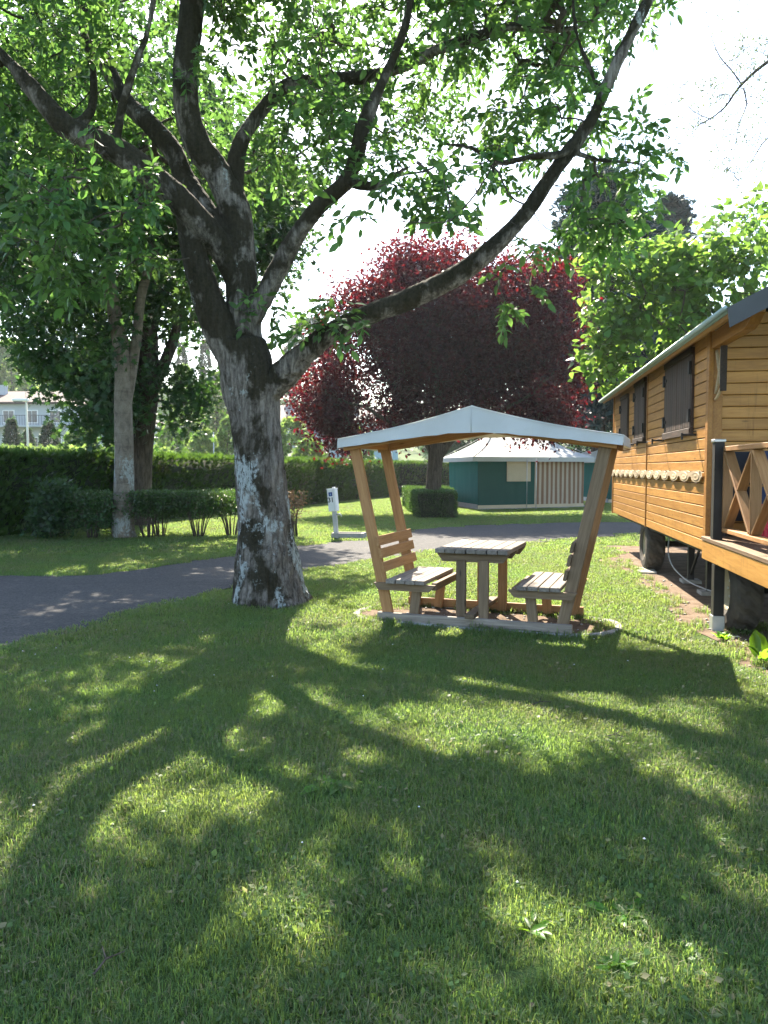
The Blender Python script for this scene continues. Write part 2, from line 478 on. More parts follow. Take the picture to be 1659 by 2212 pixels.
NEAR = [(-7.5, -6), (-5.2, 0), (-4.15, 3.6), (-3.24, 6.35), (-2.65, 8.2), (-2.02, 9.85), (-1.15, 11.6), (-.18, 12.9), (1.15, 14.4), (2.9, 15.8), (5.97, 18.1), (11, 20.6), (20, 23.5), (60, 30)]
FAR = [(-30, 10.2), (-12, 10.7), (-5.57, 11.1), (-4.01, 11.4), (-2.61, 14.0), (-1.15, 16.1), (-.25, 17.1), (.8, 19.4), (2.15, 20.8), (4.6, 21.9), (7.37, 22.6), (12, 24.6), (20, 28), (60, 36)]
near_c, far_c = catmull([(*p, 0) for p in NEAR], .25)[:, :2], catmull([(*p, 0) for p in FAR], .25)[:, :2]
def rough_edge(P, amp, seed):
    return np.array([[x + amp * noise.noise((x * 2.3, y * 2.3, seed)) + amp * .6 * noise.noise((x * 7, y * 7, seed + 4)), y + amp * noise.noise((x * 2.3, y * 2.3, seed + 9)) + amp * .6 * noise.noise((x * 7, y * 7, seed + 14))] for x, y in P])
near_e, far_e = rough_edge(near_c, .09, 1.0), rough_edge(far_c, .09, 2.0)
road_poly = [tuple(p) for p in near_e] + [tuple(p) for p in far_e[::-1]] + [(-30, -6)]
def sheet(name, poly, z, mat):
    me = pymesh(name, [(x, y, z) for x, y in poly], [list(range(len(poly)))])
    o = obj(name, me, mat)
    return tag(o, kind='structure')
def inside(P, poly):
    """vectorised point in polygon"""
    P = np.atleast_2d(P); x, y = P[:, 0], P[:, 1]
    c = np.zeros(len(P), bool)
    q = np.array(poly); n = len(q)
    for i in range(n):
        x0, y0 = q[i]; x1, y1 = q[(i + 1) % n]
        hit = ((y0 > y) != (y1 > y))
        with np.errstate(divide='ignore', invalid='ignore'):
            c ^= hit & (x < (x1 - x0) * (y - y0) / (y1 - y0 + 1e-12) + x0)
    return c
sheet('road', road_poly, .012, ASPHALT)

CAR_O, CAR_A = (3.191, 7.336), math.atan2(.9871, .1596)          # caravan frame: x away along the side wall, y outward
SET_O, SET_A = (.977, 7.878), R(-20.3)                             # picnic frame
def to_world(o, a, pts):
    c, s = math.cos(a), math.sin(a)
    return [(o[0] + c * x - s * y, o[1] + s * x + c * y) for x, y in pts]
car_soil = to_world(CAR_O, CAR_A, [(8.2, .1), (7, .22), (5.6, .42), (4.9, .5), (3.6, .3), (2.4, .34), (1.2, .22), (.3, .3), (-.4, .12), (-1.1, .2), (-2.2, .05), (-4, -.2), (-4, -3.2), (8.2, -3.2)])
car_soil = [tuple(p) for p in rough_edge(np.array([c[:2] for c in catmull([(*p, 0) for p in car_soil + car_soil[:1]], .12)]), .07, 5.0)]
sheet('bare_soil', car_soil, .006, SOIL)
stad = [(.86 + .52 * math.cos(t), .52 * math.sin(t)) for t in np.linspace(-math.pi / 2, math.pi / 2, 22)] + [(-.80 + .52 * math.cos(t), .52 * math.sin(t)) for t in np.linspace(math.pi / 2, 3 * math.pi / 2, 22)]
stad_w = to_world(SET_O, SET_A, stad)
sheet('worn_soil', stad_w, .007, SOIL)
TREE_P = (-1.30, 8.93)
trunk_soil = [(TREE_P[0] + .05 + (.5 + .12 * math.sin(3 * t)) * math.cos(t), TREE_P[1] - .02 + .48 * math.sin(t)) for t in np.linspace(0, 6.28, 30)[:-1]]
trunk_soil = [tuple(p) for p in rough_edge(np.array(trunk_soil), .1, 7.0)]
sheet('trunk_soil', trunk_soil, .005, SOIL)

# ------------------------------------------------------------------ leaf builders
OVAL_V = np.array([[0, 0, 0], [.3, .0, -.015], [.66, 0, -.03], [1, 0, -.1], [.28, .21, .035], [.64, .2, .02], [.28, -.21, .035], [.64, -.2, .02]])
OVAL_F = np.array([[0, 1, 4], [4, 1, 2], [4, 2, 5], [5, 2, 3], [0, 6, 1], [6, 2, 1], [6, 7, 2], [7, 3, 2]])
RHOM_V = np.array([[0, 0, 0], [.5, .24, .04], [1, 0, -.06], [.5, -.24, .04]]); RHOM_F = np.array([[0, 2, 1], [0, 3, 2]])
HEART_V = np.array([[0, 0, 0], [.35, 0, -.03], [1, 0, -.16], [-.08, .2, .03], [.2, .42, .03], [.6, .27, -.02], [-.08, -.2, .03], [.2, -.42, .03], [.6, -.27, -.02]])
HEART_F = np.array([[0, 1, 3], [3, 1, 4], [4, 1, 5], [5, 1, 2], [0, 6, 1], [6, 7, 1], [7, 8, 1], [8, 2, 1]])
SPRAY_V = np.array([[0, 0, 0], [.45, .22, .03], [.8, .3, -.02], [.55, .06, .0], [1, 0, -.05], [.55, -.06, 0], [.8, -.3, -.02], [.45, -.22, .03]])
SPRAY_F = np.array([[0, 3, 1], [1, 3, 2], [0, 5, 3], [3, 5, 4], [0, 7, 5], [7, 6, 5]])
STAR_V = np.array([[0, 0, 0], [.25, .5, .03], [.38, .16, 0], [.75, .42, 0], [.62, .1, 0], [1, 0, -.08], [.62, -.1, 0], [.75, -.42, 0], [.38, -.16, 0], [.25, -.5, .03]])
STAR_F = np.array([[0, 2, 1], [0, 4, 2], [2, 4, 3], [0, 6, 4], [4, 6, 5], [0, 8, 6], [6, 8, 7], [0, 9, 8]])
TEMPL = {'oval': (OVAL_V, OVAL_F), 'rhomb': (RHOM_V, RHOM_F), 'heart': (HEART_V, HEART_F), 'spray': (SPRAY_V, SPRAY_F), 'star': (STAR_V, STAR_F)}
def unit(v):
    return v / (np.linalg.norm(v, axis=-1, keepdims=True) + 1e-9)
def leaf_frames(d, up, roll):
    """rotation matrices with x along d and z near 'up' turned by roll"""
    d = unit(d)
    z = up - d * np.sum(up * d, 1, keepdims=True)
    bad = np.linalg.norm(z, axis=1) < .05
    z[bad] = np.cross(d[bad], [1., 0, .3])
    z = unit(z); y = np.cross(z, d)
    c, s = np.cos(roll)[:, None], np.sin(roll)[:, None]
    y2, z2 = c * y + s * z, c * z - s * y
    return np.stack([d, y2, z2], -1)
def leaf_mesh(name, kind, pos, rot, size, rnd=None, width=1.0):
    T, F = TEMPL[kind]
    T = T * [1, width, 1]
    V = pos[:, None] + size[:, None, None] * np.einsum('nij,kj->nki', rot, T)
    n, k = len(pos), len(T)
    FF = (F[None] + (np.arange(n) * k)[:, None, None]).reshape(-1, 3)
    if rnd is None:
        rnd = rng.random(n)
    return big_mesh(name, V.reshape(-1, 3), FF, np.repeat(rnd, k))
def compound(P, D, n, size, spread=.9, droop=.25, pinnate=5, kind='oval'):
    """n pinnate leaves at each anchor -> leaflet positions, directions, sizes"""
    m = len(P)
    A = np.repeat(P, n, 0); Dm = np.repeat(D, n, 0)
    d = unit(Dm + rng.normal(0, spread, (m * n, 3)))
    d[:, 2] -= droop; d = unit(d)
    sz = size * rng.uniform(.7, 1.25, m * n)
    side = unit(np.cross(d, [0, 0, 1.]) + rng.normal(0, .25, d.shape))
    pos, dr, s = [], [], []
    npair = (pinnate - 1) // 2
    for i in range(npair):
        t = (.55 + i * .85)
        for sg in (-1, 1):
            p = A + d * (sz * t)[:, None]
            p[:, 2] -= .10 * t * t * sz
            pos.append(p); dr.append(unit(d * .55 + sg * side + [0, 0, -.3] + rng.normal(0, .22, d.shape))); s.append(sz * (.75 + .12 * i))
    t = .55 + npair * .85 - .35
    p = A + d * (sz * t)[:, None]; p[:, 2] -= .10 * t * t * sz
    pos.append(p); dr.append(unit(d + [0, 0, -.25] + rng.normal(0, .15, d.shape))); s.append(sz * 1.12)
    return np.concatenate(pos), np.concatenate(dr), np.concatenate(s), A, d, sz

# ------------------------------------------------------------------ tree growth
class Skeleton:
    def __init__(self):
        self.pos, self.par, self.fix, self.tubes = [], [], [], []
    def limb(self, pts, radii, step=.14, wob=.0, k=14):
        """pts world points; manual limb kept as a continuous tube"""
        P = catmull(pts, step)
        if wob:
            P = P + np.array([[wob * noise.noise((p[0] * 1.7, p[1] * 1.7, p[2] * 1.7 + j * 7)) for j in range(3)] for p in P]) * np.linspace(0, 1, len(P))[:, None]
        r = np.interp(np.linspace(0, 1, len(P)), np.linspace(0, 1, len(radii)), radii)
        self.tubes.append((P, r, k))
        base = len(self.pos)
        for i, p in enumerate(P):
            self.pos.append(p); self.par.append(base + i - 1 if i else -1); self.fix.append(True)
        return P
    def grow(self, anchors, n_seg=4, sag=.06, jit=.08, upbias=.0, origin=None):
        """join every anchor to the nearest wood, nearest first"""
        pos = np.array(self.pos)
        A = np.asarray(anchors)
        d0 = np.array([np.min(np.sum((pos - a) ** 2, 1)) for a in A])
        A = A[np.argsort(d0)]
        cap = len(pos) + len(A) * n_seg
        buf = np.zeros((cap, 3)); buf[:len(pos)] = pos; n = len(pos)
        tips, dirs = [], []
        for a in A:
            q = buf[:n]
            dd = np.sum((q - a) ** 2, 1)
            i = int(np.argmin(dd))
            L = math.sqrt(dd[i])
            s = buf[i].copy(); par = i
            mid = (s + a) / 2 + np.array([0, 0, upbias * L]) + rng.normal(0, jit, 3) * L
            for k in range(1, n_seg + 1):
                t = k / n_seg
                p = (1 - t) ** 2 * s + 2 * t * (1 - t) * mid + t * t * a
                p[2] -= sag * L * t * (1 - t) * 0
                buf[n] = p
                self.pos.append(p); self.par.append(par); self.fix.append(False)
                par = n; n += 1
            tips.append(a); dirs.append(a - mid)
        return np.array(tips), unit(np.array(dirs))
    def twig_mesh(self, name, r_tip=.004, power=.5, k=5, r_max=.06):
        n = len(self.pos)
        w = np.zeros(n)
        kids = np.zeros(n, int)
        for i in range(n):
            if self.par[i] >= 0 and not self.fix[i]:
                kids[self.par[i]] += 1
        for i in range(n - 1, -1, -1):
            if not self.fix[i] and kids[i] == 0:
                w[i] = 1
            if self.par[i] >= 0:
                w[self.par[i]] += w[i]
        P = np.array(self.pos); par = np.array(self.par)
        idx = np.array([i for i in range(n) if not self.fix[i] and par[i] >= 0])
        if not len(idx):
            return None
        a, b = P[par[idx]], P[idx]
        rb = np.minimum(r_max, r_tip * np.maximum(1, w[idx]) ** power)
        fp = np.array(self.fix)[par[idx]]
        ra = np.where(fp, rb * 1.15, np.minimum(r_max, r_tip * np.maximum(1, w[par[idx]]) ** power))
        ra = np.minimum(ra, rb * 1.6)
        d = unit(b - a)
        ref = np.where(np.abs(d[:, 2:3]) < .9, [[0, 0, 1.]], [[1., 0, 0]])
        u = unit(np.cross(d, ref)); v = np.cross(d, u)
        ang = np.arange(k) * 2 * math.pi / k
        ring = np.cos(ang)[None, :, None] * u[:, None] + np.sin(ang)[None, :, None] * v[:, None]
        V = np.concatenate([a[:, None] + ra[:, None, None] * ring, (b + d * rb[:, None] * .4)[:, None] + rb[:, None, None] * ring], 1)
        j = np.arange(k); j2 = (j + 1) % k
        Fq = np.stack([j, j2, k + j2, k + j], -1)
        F = (Fq[None] + (np.arange(len(idx)) * 2 * k)[:, None, None]).reshape(-1, 4)
        return big_mesh(name, V.reshape(-1, 3), F, smooth=True)
    def wood_mesh(self, name, remesh=None, disp=None):
        V, F = join([tube(P, r, k) for P, r, k in self.tubes])
        me = big_mesh(name, V, F, smooth=True)
        if remesh:
            o = bpy.data.objects.new('tmp', me); col.objects.link(o)
            m = o.modifiers.new('r', 'REMESH'); m.mode = 'VOXEL'; m.voxel_size = remesh; m.use_smooth_shade = True
            s = o.modifiers.new('s', 'SMOOTH'); s.iterations = 8; s.factor = .5
            dg = bpy.context.evaluated_depsgraph_get()
            me2 = bpy.data.meshes.new_from_object(o.evaluated_get(dg))
            bpy.data.objects.remove(o); bpy.data.meshes.remove(me)
            me2.name = name
            if disp:
                n = len(me2.vertices)
                co = np.empty(n * 3, np.float32); me2.vertices.foreach_get('co', co); co = co.reshape(-1, 3)
                no = np.empty(n * 3, np.float32); me2.vertex_normals.foreach_get('vector', no); no = no.reshape(-1, 3)
                dv = np.array([disp(p) for p in co], np.float32)
                co += no * dv[:, None]
                me2.vertices.foreach_set('co', co.ravel())
                me2.update()
            me2.polygons.foreach_set('use_smooth', np.ones(len(me2.polygons), bool))
            return me2
        return me
def blob_points(blobs, rg=None):
    """blobs: (center xyz, (rx, ry, rz), n[, shell]) -> points, shell > 0 keeps them near the surface"""
    out = []
    for b in blobs:
        c, r, n = b[:3]
        sh = b[3] if len(b) > 3 else .0
        q = unit(rng.normal(0, 1, (n, 3))) * (sh + (1 - sh) * rng.random((n, 1)) ** (1 / 3))
        out.append(np.array(c) + q * np.array(r))
    return np.concatenate(out)
def clumpy(blobs, per=9, sd=.24):
    C = blob_points([(b[0], b[1], max(1, b[2] // per), *(b[3:])) for b in blobs])
    n = np.maximum(3, rng.normal(per, per * .3, len(C)).astype(int))
    return np.repeat(C, n, 0) + rng.normal(0, sd, (n.sum(), 3)) * [1, 1, .75]
SUN_SPOTS = []                              # openings the crown leaves to the sun, as ellipses on the lawn
for x, y, rx, ry in ((1190, 1585, 300, 75), (980, 1640, 230, 38), (1480, 1680, 100, 50), (425, 1540, 75, 45), (230, 1760, 150, 85), (385, 1680, 85, 35), (585, 1700, 60, 40), (540, 1765, 70, 40), (20, 1850, 60, 50),
                     (620, 1985, 150, 110), (1150, 1985, 90, 95), (1440, 2130, 220, 95), (1560, 1900, 110, 55), (570, 2190, 90, 50), (640, 1520, 110, 34), (340, 1612, 55, 20), (190, 1610, 40, 20), (770, 1450, 50, 24), (740, 1345, 110, 70), (130, 1392, 90, 16), (980, 1330, 200, 60), (1480, 1300, 160, 110), (820, 1560, 90, 30), (1560, 1560, 60, 30), (60, 1330, 70, 30), (200, 1290, 60, 16)):
    c, e1, e2, e3 = gnd(x, y), gnd(x + rx, y), gnd(x, y + ry), gnd(x, y - ry)
    SUN_SPOTS.append((c[0], (e2[1] + e3[1]) / 2, e1[0] - c[0], (e3[1] - e2[1]) / 2))
def let_sun(P, keep=.05, grow_=.06):
    g = P - np.array(to_sun)[None] * (P[:, 2:3] / to_sun.z)
    hit = np.zeros(len(P), bool)
    for cx, cy, rx, ry in SUN_SPOTS:
        hit |= ((g[:, 0] - cx) / (rx + grow_)) ** 2 + ((g[:, 1] - cy) / (ry + grow_)) ** 2 < 1
    return P[~hit | (rng.random(len(P)) < keep)]
def tree_thing(name, label, cat, base, sk, bark_m, group=None, twig_m=None, r_tip=.004, remesh=None, disp=None, twig_k=4, r_max=.06):
    t = thing(name, label, cat, (base[0], base[1], 0), 0, group)
    M = Matrix.Translation((-base[0], -base[1], 0))
    obj('trunk', sk.wood_mesh('trunk', remesh, disp), bark_m, t, M)
    tw = sk.twig_mesh('branchwork', r_tip, k=twig_k, r_max=r_max)
    if tw:
        obj('branchwork', tw, twig_m or bark_m, t, M)
    return t, M
def simple_leaves(tips, dirs, n, size, spread, jit, droop=.1):
    m = len(tips)
    pos = np.repeat(tips, n, 0) + rng.normal(0, jit, (m * n, 3))
    d = unit(np.repeat(dirs, n, 0) * .6 + rng.normal(0, spread, (m * n, 3)) + [0, 0, -droop])
    return pos, d, size * rng.uniform(.7, 1.3, m * n)
def crown_of(t, M, kind, pos, d, s, mat, roll=.7, width=1.0, upj=.5, singles=0, lname='leaf'):
    up = np.array([0, 0, 1.]) + rng.normal(0, upj, d.shape)
    rot = leaf_frames(d, up, rng.normal(0, roll, len(d)))
    sel = np.zeros(len(pos), bool)
    if singles:
        cpos = pos + rot[:, :, 0] * s[:, None] * .5
        depth = cpos[:, 1]
        px = np.abs(cpos[:, 0] / np.maximum(depth, .1)) < .49
        el = (cpos[:, 2] - CAM_H) / np.maximum(depth, .1)
        vis = px & (el < .585) & (depth > .5)
        score = np.where(vis, s / np.maximum(depth, .1), 0)
        sel[np.argsort(-score)[:singles]] = True
    crown = obj('crown', leaf_mesh('crown', kind, pos[~sel], rot[~sel], s[~sel], width=width), mat, t, M)
    crown['kind'] = 'stuff'
    if singles:
        T, F = TEMPL[kind]
        me = big_mesh(lname, T * [1, width, 1], F)
        me.materials.append(mat)
        for p, r_, sz in zip(pos[sel], rot[sel], s[sel]):
            X = Matrix([[*(r_[i] * sz), p[i]] for i in range(3)] + [[0, 0, 0, 1]])
            link(bpy.data.objects.new(lname, me), crown, X)
    return crown

# ------------------------------------------------------------------ the walnut tree in front
def P3(*pts):
    return [at(x, y, Y) for x, y, Y in pts]
def build_walnut():
    sk = Skeleton()
    trunk = [(TREE_P[0] + .02, TREE_P[1], -.12)] + [at(x, y, 8.93) for x, y in ((582, 1285), (577, 1200), (568, 1080), (557, 960), (546, 880), (532, 800), (522, 740))]
    sk.limb(trunk, [.46, .375, .295, .27, .262, .27, .30, .27], .1, k=26)
    for a, l in ((.4, .42), (1.7, .36), (2.9, .44), (4.1, .4), (5.3, .45)):                       # root flare
        c, s = math.cos(a), math.sin(a)
        sk.limb([(TREE_P[0] + .1 * c, TREE_P[1] + .1 * s, .5), (TREE_P[0] + .24 * c, TREE_P[1] + .24 * s, .16), (TREE_P[0] + l * c, TREE_P[1] + l * s, -.06)], [.1, .13, .07], .08)
    sk.limb(P3((528, 800, 8.93), (480, 720, 8.9), (446, 640, 8.85), (420, 550, 8.8), (404, 480, 8.75), (398, 455, 8.75)), [.24, .19, .165, .15, .13, .1], .1, k=20)
    sk.limb(P3((532, 800, 8.95), (528, 700, 9.0), (522, 600, 9.0), (518, 520, 9.0), (510, 450, 9.0), (488, 400, 9.0)), [.22, .19, .18, .17, .16, .14], .1, k=20)
    A = sk.limb(P3((515, 610, 8.95), (480, 540, 8.85), (430, 480, 8.7), (375, 420, 8.55), (310, 365, 8.45), (240, 318, 8.4), (165, 288, 8.35), (125, 258, 8.3), (60, 180, 8.3), (-30, 80, 8.3)), [.12, .14, .14, .135, .13, .125, .11, .085, .06, .03], .1, k=18)
    sk.limb(P3((250, 312, 8.4), (262, 240, 8.35), (285, 160, 8.3), (312, 90, 8.3), (330, 10, 8.3), (345, -120, 8.3)), [.045, .036, .034, .03, .026, .015], .12)
    sk.limb(P3((150, 285, 8.35), (196, 240, 8.5), (200, 150, 8.6), (170, 20, 8.8), (150, -160, 9)), [.06, .04, .035, .03, .015], .12)
    sk.limb(P3((500, 540, 8.95), (440, 452, 9.05), (398, 385, 9.15), (375, 330, 9.2), (325, 270, 9.3), (270, 215, 9.4), (215, 110, 9.5), (150, -60, 9.6)), [.12, .125, .115, .105, .09, .075, .055, .03], .1, k=16)
    sk.limb(P3((510, 470, 9.0), (470, 375, 8.95), (428, 315, 8.9), (404, 240, 8.85), (402, 150, 8.85), (410, 60, 8.85), (418, -20, 8.85), (440, -200, 8.9), (470, -420, 8.9)), [.15, .15, .14, .132, .128, .122, .115, .08, .04], .1, k=18)
    sk.limb(P3((516, 460, 9.05), (508, 390, 9.2), (520, 310, 9.35), (565, 240, 9.5), (620, 185, 9.6), (700, 175, 9.6), (800, 165, 9.4), (870, 146, 9.2), (950, 110, 9.0), (1015, 84, 8.9), (1100, 58, 8.8), (1200, 64, 8.8), (1290, 40, 8.8)), [.12, .1, .085, .08, .075, .07, .068, .064, .058, .05, .042, .034, .015], .1, k=14, wob=.05)
    sk.limb(P3((545, 690, 8.95), (580, 620, 8.9), (620, 545, 8.8), (665, 475, 8.65), (705, 430, 8.55), (745, 395, 8.5), (770, 340, 8.45), (785, 270, 8.4), (830, 170, 8.4), (880, 40, 8.4), (900, -120, 8.5)), [.11, .1, .095, .09, .085, .078, .058, .045, .04, .03, .015], .1, k=16)
    sk.limb(P3((748, 388, 8.5), (775, 398, 8.4), (815, 402, 8.3), (850, 380, 8.2), (900, 350, 8.0)), [.055, .05, .035, .02, .012], .1)
    Fl = sk.limb(P3((560, 860, 8.93), (600, 822, 8.85), (645, 775, 8.75), (710, 722, 8.65), (790, 682, 8.55), (885, 645, 8.45), (975, 602, 8.35), (1060, 538, 8.25), (1130, 465, 8.15), (1180, 398, 8.1), (1228, 330, 8.05), (1282, 248, 8.0), (1322, 165, 7.95), (1362, 78, 7.9), (1402, -5, 7.9), (1440, -120, 7.9)), [.14, .135, .12, .112, .112, .108, .104, .096, .082, .072, .07, .062, .056, .05, .045, .025], .1, k=16, wob=.03)
    sk.limb(P3((1262, 280, 8.0), (1215, 333, 7.9), (1149, 338, 7.85), (1071, 350, 7.8), (1020, 322, 7.8), (950, 312, 7.8)), [.03, .034, .03, .028, .022, .01], .1, wob=.05)
    sk.limb(P3((1230, 325, 8.05), (1290, 345, 8.1), (1350, 350, 8.1), (1410, 362, 8.1)), [.03, .024, .018, .008], .1, wob=.04)
    sk.limb(P3((1300, 205, 7.97), (1275, 150, 8.1), (1250, 80, 8.2), (1240, -40, 8.3)), [.03, .022, .02, .012], .1, wob=.05)
    sk.limb(P3((1068, 350, 7.8), (1060, 420, 7.75), (1085, 450, 7.7), (1100, 480, 7.7)), [.016, .013, .01, .005], .08, wob=.06)
    blobs = [
        (at(180, 110, 9.2), (2.1, 1.5, 1.6), 380), (at(330, -260, 9.2), (2.8, 2.8, 1.7), 330),
        (at(-260, 60, 8.6), (1.9, 2.2, 1.8), 150), (at(640, 70, 9.6), (1.6, 1.6, 1.2), 250),
        (at(800, -330, 9.2), (2.6, 2.6, 1.5), 280), (at(1050, 100, 9.1), (1.3, 1.1, 1.0), 150),
        (at(760, 270, 8.9), (1.1, .9, .65), 84), (at(1040, 310, 8.3), (.9, .6, .45), 44),
        (at(1330, 400, 8.5), (.6, .5, .38), 26), (at(1270, 120, 8.8), (.5, .6, .8), 30),
        (at(150, 470, 8.0), (.9, .9, .8), 60), (at(590, 330, 9.6), (.8, .6, .7), 50),
        (at(1200, -260, 8.6), (1.8, 1.9, 1.4), 200), (at(300, 480, 8.0), (.5, .6, .5), 20),
        (at(880, 420, 7.0), (.55, .4, .32), 24), (at(960, 300, 7.2), (.7, .5, .5), 34), (at(480, 80, 9.6), (.8, .7, 1.0), 50),
        ((-2.4, 12.4, 6.5), (1.9, 1.7, .9), 300), ((-.1, 12.6, 7.6), (1.8, 1.6, .9), 280), ((1.9, 9.6, 7.3), (1.5, 1.6, 1.0), 170), ((-4.4, 10.6, 6.2), (1.4, 1.4, .9), 110), ((2.6, 11.5, 8.2), (1.6, 1.5, .8), 120),
    ]
    for x, y, Y in ((1105, 575, 7.9), (1112, 610, 7.9), (1098, 560, 7.95), (945, 500, 7.9), (960, 545, 7.9), (935, 520, 8.0), (985, 500, 7.9), (640, 665, 8.5), (670, 690, 8.4), (615, 650, 8.6), (700, 660, 8.3), (210, 560, 7.9), (180, 530, 7.8), (150, 600, 7.9), (850, 445, 6.3), (1330, 470, 8.0), (1300, 500, 8.05), (1265, 460, 8.0), (1390, 350, 8.1), (1440, 360, 8.15), (1400, 300, 8.1), (1240, 500, 8.1), (900, 505, 8.1)):
        blobs.append((at(x, y, Y), (.13, .13, .12), 2))
    A = let_sun(clumpy(blobs))
    A = A[A[:, 2] > 3.0]
    tips, dirs = sk.grow(A, 4, .1, .16, -.05)
    def disp(p):
        x, y, z = p
        trunk_like = max(0., min(1., (3.9 - z) / 1.4)) if -2.6 < x < -.7 else 0.0
        r = 1 - abs(noise.noise((x * 13, y * 13, z * 2.1))) * 2
        r2 = 1 - abs(noise.noise((x * 29, y * 29, z * 6.0 + 5))) * 2
        lump = noise.noise((x * 3.1, y * 3.1, z * 2.2 + 9))
        return (.006 + .016 * trunk_like) * r + (.004 + .005 * trunk_like) * r2 + .03 * lump * (.5 + .5 * trunk_like)
    t, M = tree_thing('walnut_tree', 'large walnut tree with furrowed mossy trunk and one long limb reaching right', 'tree', TREE_P, sk, BARK_W, twig_m=BARK_N, r_tip=.0042, remesh=.019, disp=disp, twig_k=5, r_max=.05)
    pos, d, s, A2, d2, sz = compound(tips, dirs, 5, .088, .8, .25, 5)
    # leaf stalks
    q = A2 + d2 * (sz * 3.0)[:, None]; q[:, 2] -= .5 * sz
    w = unit(np.cross(d2, [0, 0, 1.])) * .0022
    V = np.stack([A2 - w, A2 + w, q + w * .5, q - w * .5], 1).reshape(-1, 3)
    Fq = np.arange(len(V)).reshape(-1, 4)
    st = obj('leaf_stalks', big_mesh('leaf_stalks', V, Fq), LEAF_WAL, t, M)
    st['kind'] = 'stuff'
    crown_of(t, M, 'oval', pos, d, s * 1.22, LEAF_WAL, .6, 1.05, .45, singles=300)
build_walnut()

# ------------------------------------------------------------------ other trees
def build_left_trees():
    # pale trunk forking low, fine foliage
    b = gnd(266, 1164); Y = b[1] + .2
    sk = Skeleton()
    sk.limb([(b[0], Y, -.1)] + P3((266, 1150, Y), (268, 1050, Y), (268, 960, Y), (266, 880, Y), (266, 800, Y), (258, 730, Y), (242, 650, Y), (230, 560, Y), (225, 450, Y), (215, 300, Y), (200, 120, Y)), [.26, .23, .205, .195, .18, .165, .14, .12, .11, .095, .07, .04], .2, k=16)
    sk.limb(P3((270, 890, Y), (283, 810, Y + .05), (296, 720, Y + .1), (305, 640, Y + .1), (325, 560, Y), (345, 440, Y), (370, 280, Y)), [.12, .12, .105, .095, .08, .06, .03], .2, k=12)
    sk.limb(P3((245, 670, Y), (200, 620, Y - .3), (150, 570, Y - .5), (90, 520, Y - .6)), [.06, .05, .035, .015], .2, k=8)
    blobs = [(at(150, 640, Y), (1.5, 1.5, 1.3), 90), (at(40, 470, Y), (1.6, 1.6, 1.4), 80), (at(330, 480, Y), (1.5, 1.5, 1.4), 90), (at(230, 330, Y), (2.4, 2, 1.6), 120), (at(200, 60, Y), (2.6, 2.2, 2.0), 130), (at(450, 250, Y), (1.6, 1.6, 1.6), 60), (at(-80, 250, Y), (2, 2, 2), 60), (at(420, 600, Y + 1), (.9, 1, .8), 30), ((-3.6, 15.6, 7.2), (1.9, 1.8, 1.2), 150), ((-5.8, 14.8, 6.8), (1.6, 1.6, 1.2), 120), ((-2.2, 16.5, 8.4), (1.8, 1.6, 1.1), 110)]
    tips, dirs = sk.grow(let_sun(clumpy(blobs, 9, .3)), 4, .1, .15)
    t, M = tree_thing('pale_trunk_tree', 'slim tree with pale smooth trunk forking in two beside the low shrubs', 'tree', (b[0], Y), sk, BARK_P, twig_m=BARK_N, r_tip=.006)
    pos, d, s = simple_leaves(tips, dirs, 31, .175, .9, .24, .25)
    crown_of(t, M, 'star', pos, d, s, LEAF_LOC, .5)
    # dark trunk behind
    Y = 21.0
    b = at(300, 1062, Y)
    sk = Skeleton()
    sk.limb([(b[0], Y, -.1)] + P3((298, 1100, Y), (300, 1040, Y), (306, 960, Y), (312, 900, Y), (318, 840, Y), (318, 760, Y), (312, 660, Y), (305, 520, Y), (300, 380, Y), (300, 200, Y)), [.36, .34, .31, .31, .30, .30, .22, .18, .15, .1, .05], .25, k=16)
    sk.limb(P3((316, 880, Y), (335, 830, Y), (355, 785, Y), (375, 735, Y), (386, 690, Y), (400, 640, Y)), [.18, .17, .16, .145, .11, .05], .2, k=12)
    sk.limb(P3((290, 970, Y), (262, 925, Y), (240, 870, Y), (228, 800, Y), (222, 720, Y), (205, 600, Y)), [.14, .13, .13, .12, .1, .06], .2, k=12)
    sk.limb(P3((230, 840, Y), (190, 820, Y - .8), (140, 800, Y - 1.2), (100, 770, Y - 1.4)), [.06, .05, .03, .015], .25, k=8)
    sk.limb(P3((320, 860, Y), (370, 870, Y - .4), (410, 870, Y - .6), (450, 880, Y - .6)), [.05, .04, .03, .012], .25, k=8)
    blobs = [(at(170, 720, Y), (1.7, 1.5, 1.2), 130), (at(215, 840, Y - .6), (1.35, 1.2, .8), 95), (at(240, 910, Y - .6), (.9, 1.0, .5), 38), (at(340, 620, Y), (1.6, 1.6, 1.3), 90), (at(230, 500, Y), (2.8, 2.2, 2.0), 120), (at(80, 590, Y), (1.3, 1.6, 1.5), 70),
             (at(410, 870, Y - .5), (.75, .8, .55), 34), (at(560, 470, Y + 1), (1.5, 1.5, 1.5), 60), (at(610, 540, Y + 1), (1.2, 1.4, .9), 55), (at(470, 380, Y), (1.8, 2, 2), 60), (at(400, 700, Y + .6), (.9, 1, .6), 30), (at(-60, 600, Y), (1.6, 1.6, 1.6), 50)]
    tips, dirs = sk.grow(let_sun(clumpy(blobs, 9, .32)), 4, .1, .15)
    t, M = tree_thing('dark_trunk_tree', 'leafy tree with dark rough trunk leaning three ways behind the pale trunk', 'tree', (b[0], Y), sk, BARK_D, twig_m=BARK_D, r_tip=.006)
    pos, d, s = simple_leaves(tips, dirs, 31, .185, .9, .26, .25)
    crown_of(t, M, 'star', pos, d, s, LEAF_LOC, .5)
build_left_trees()

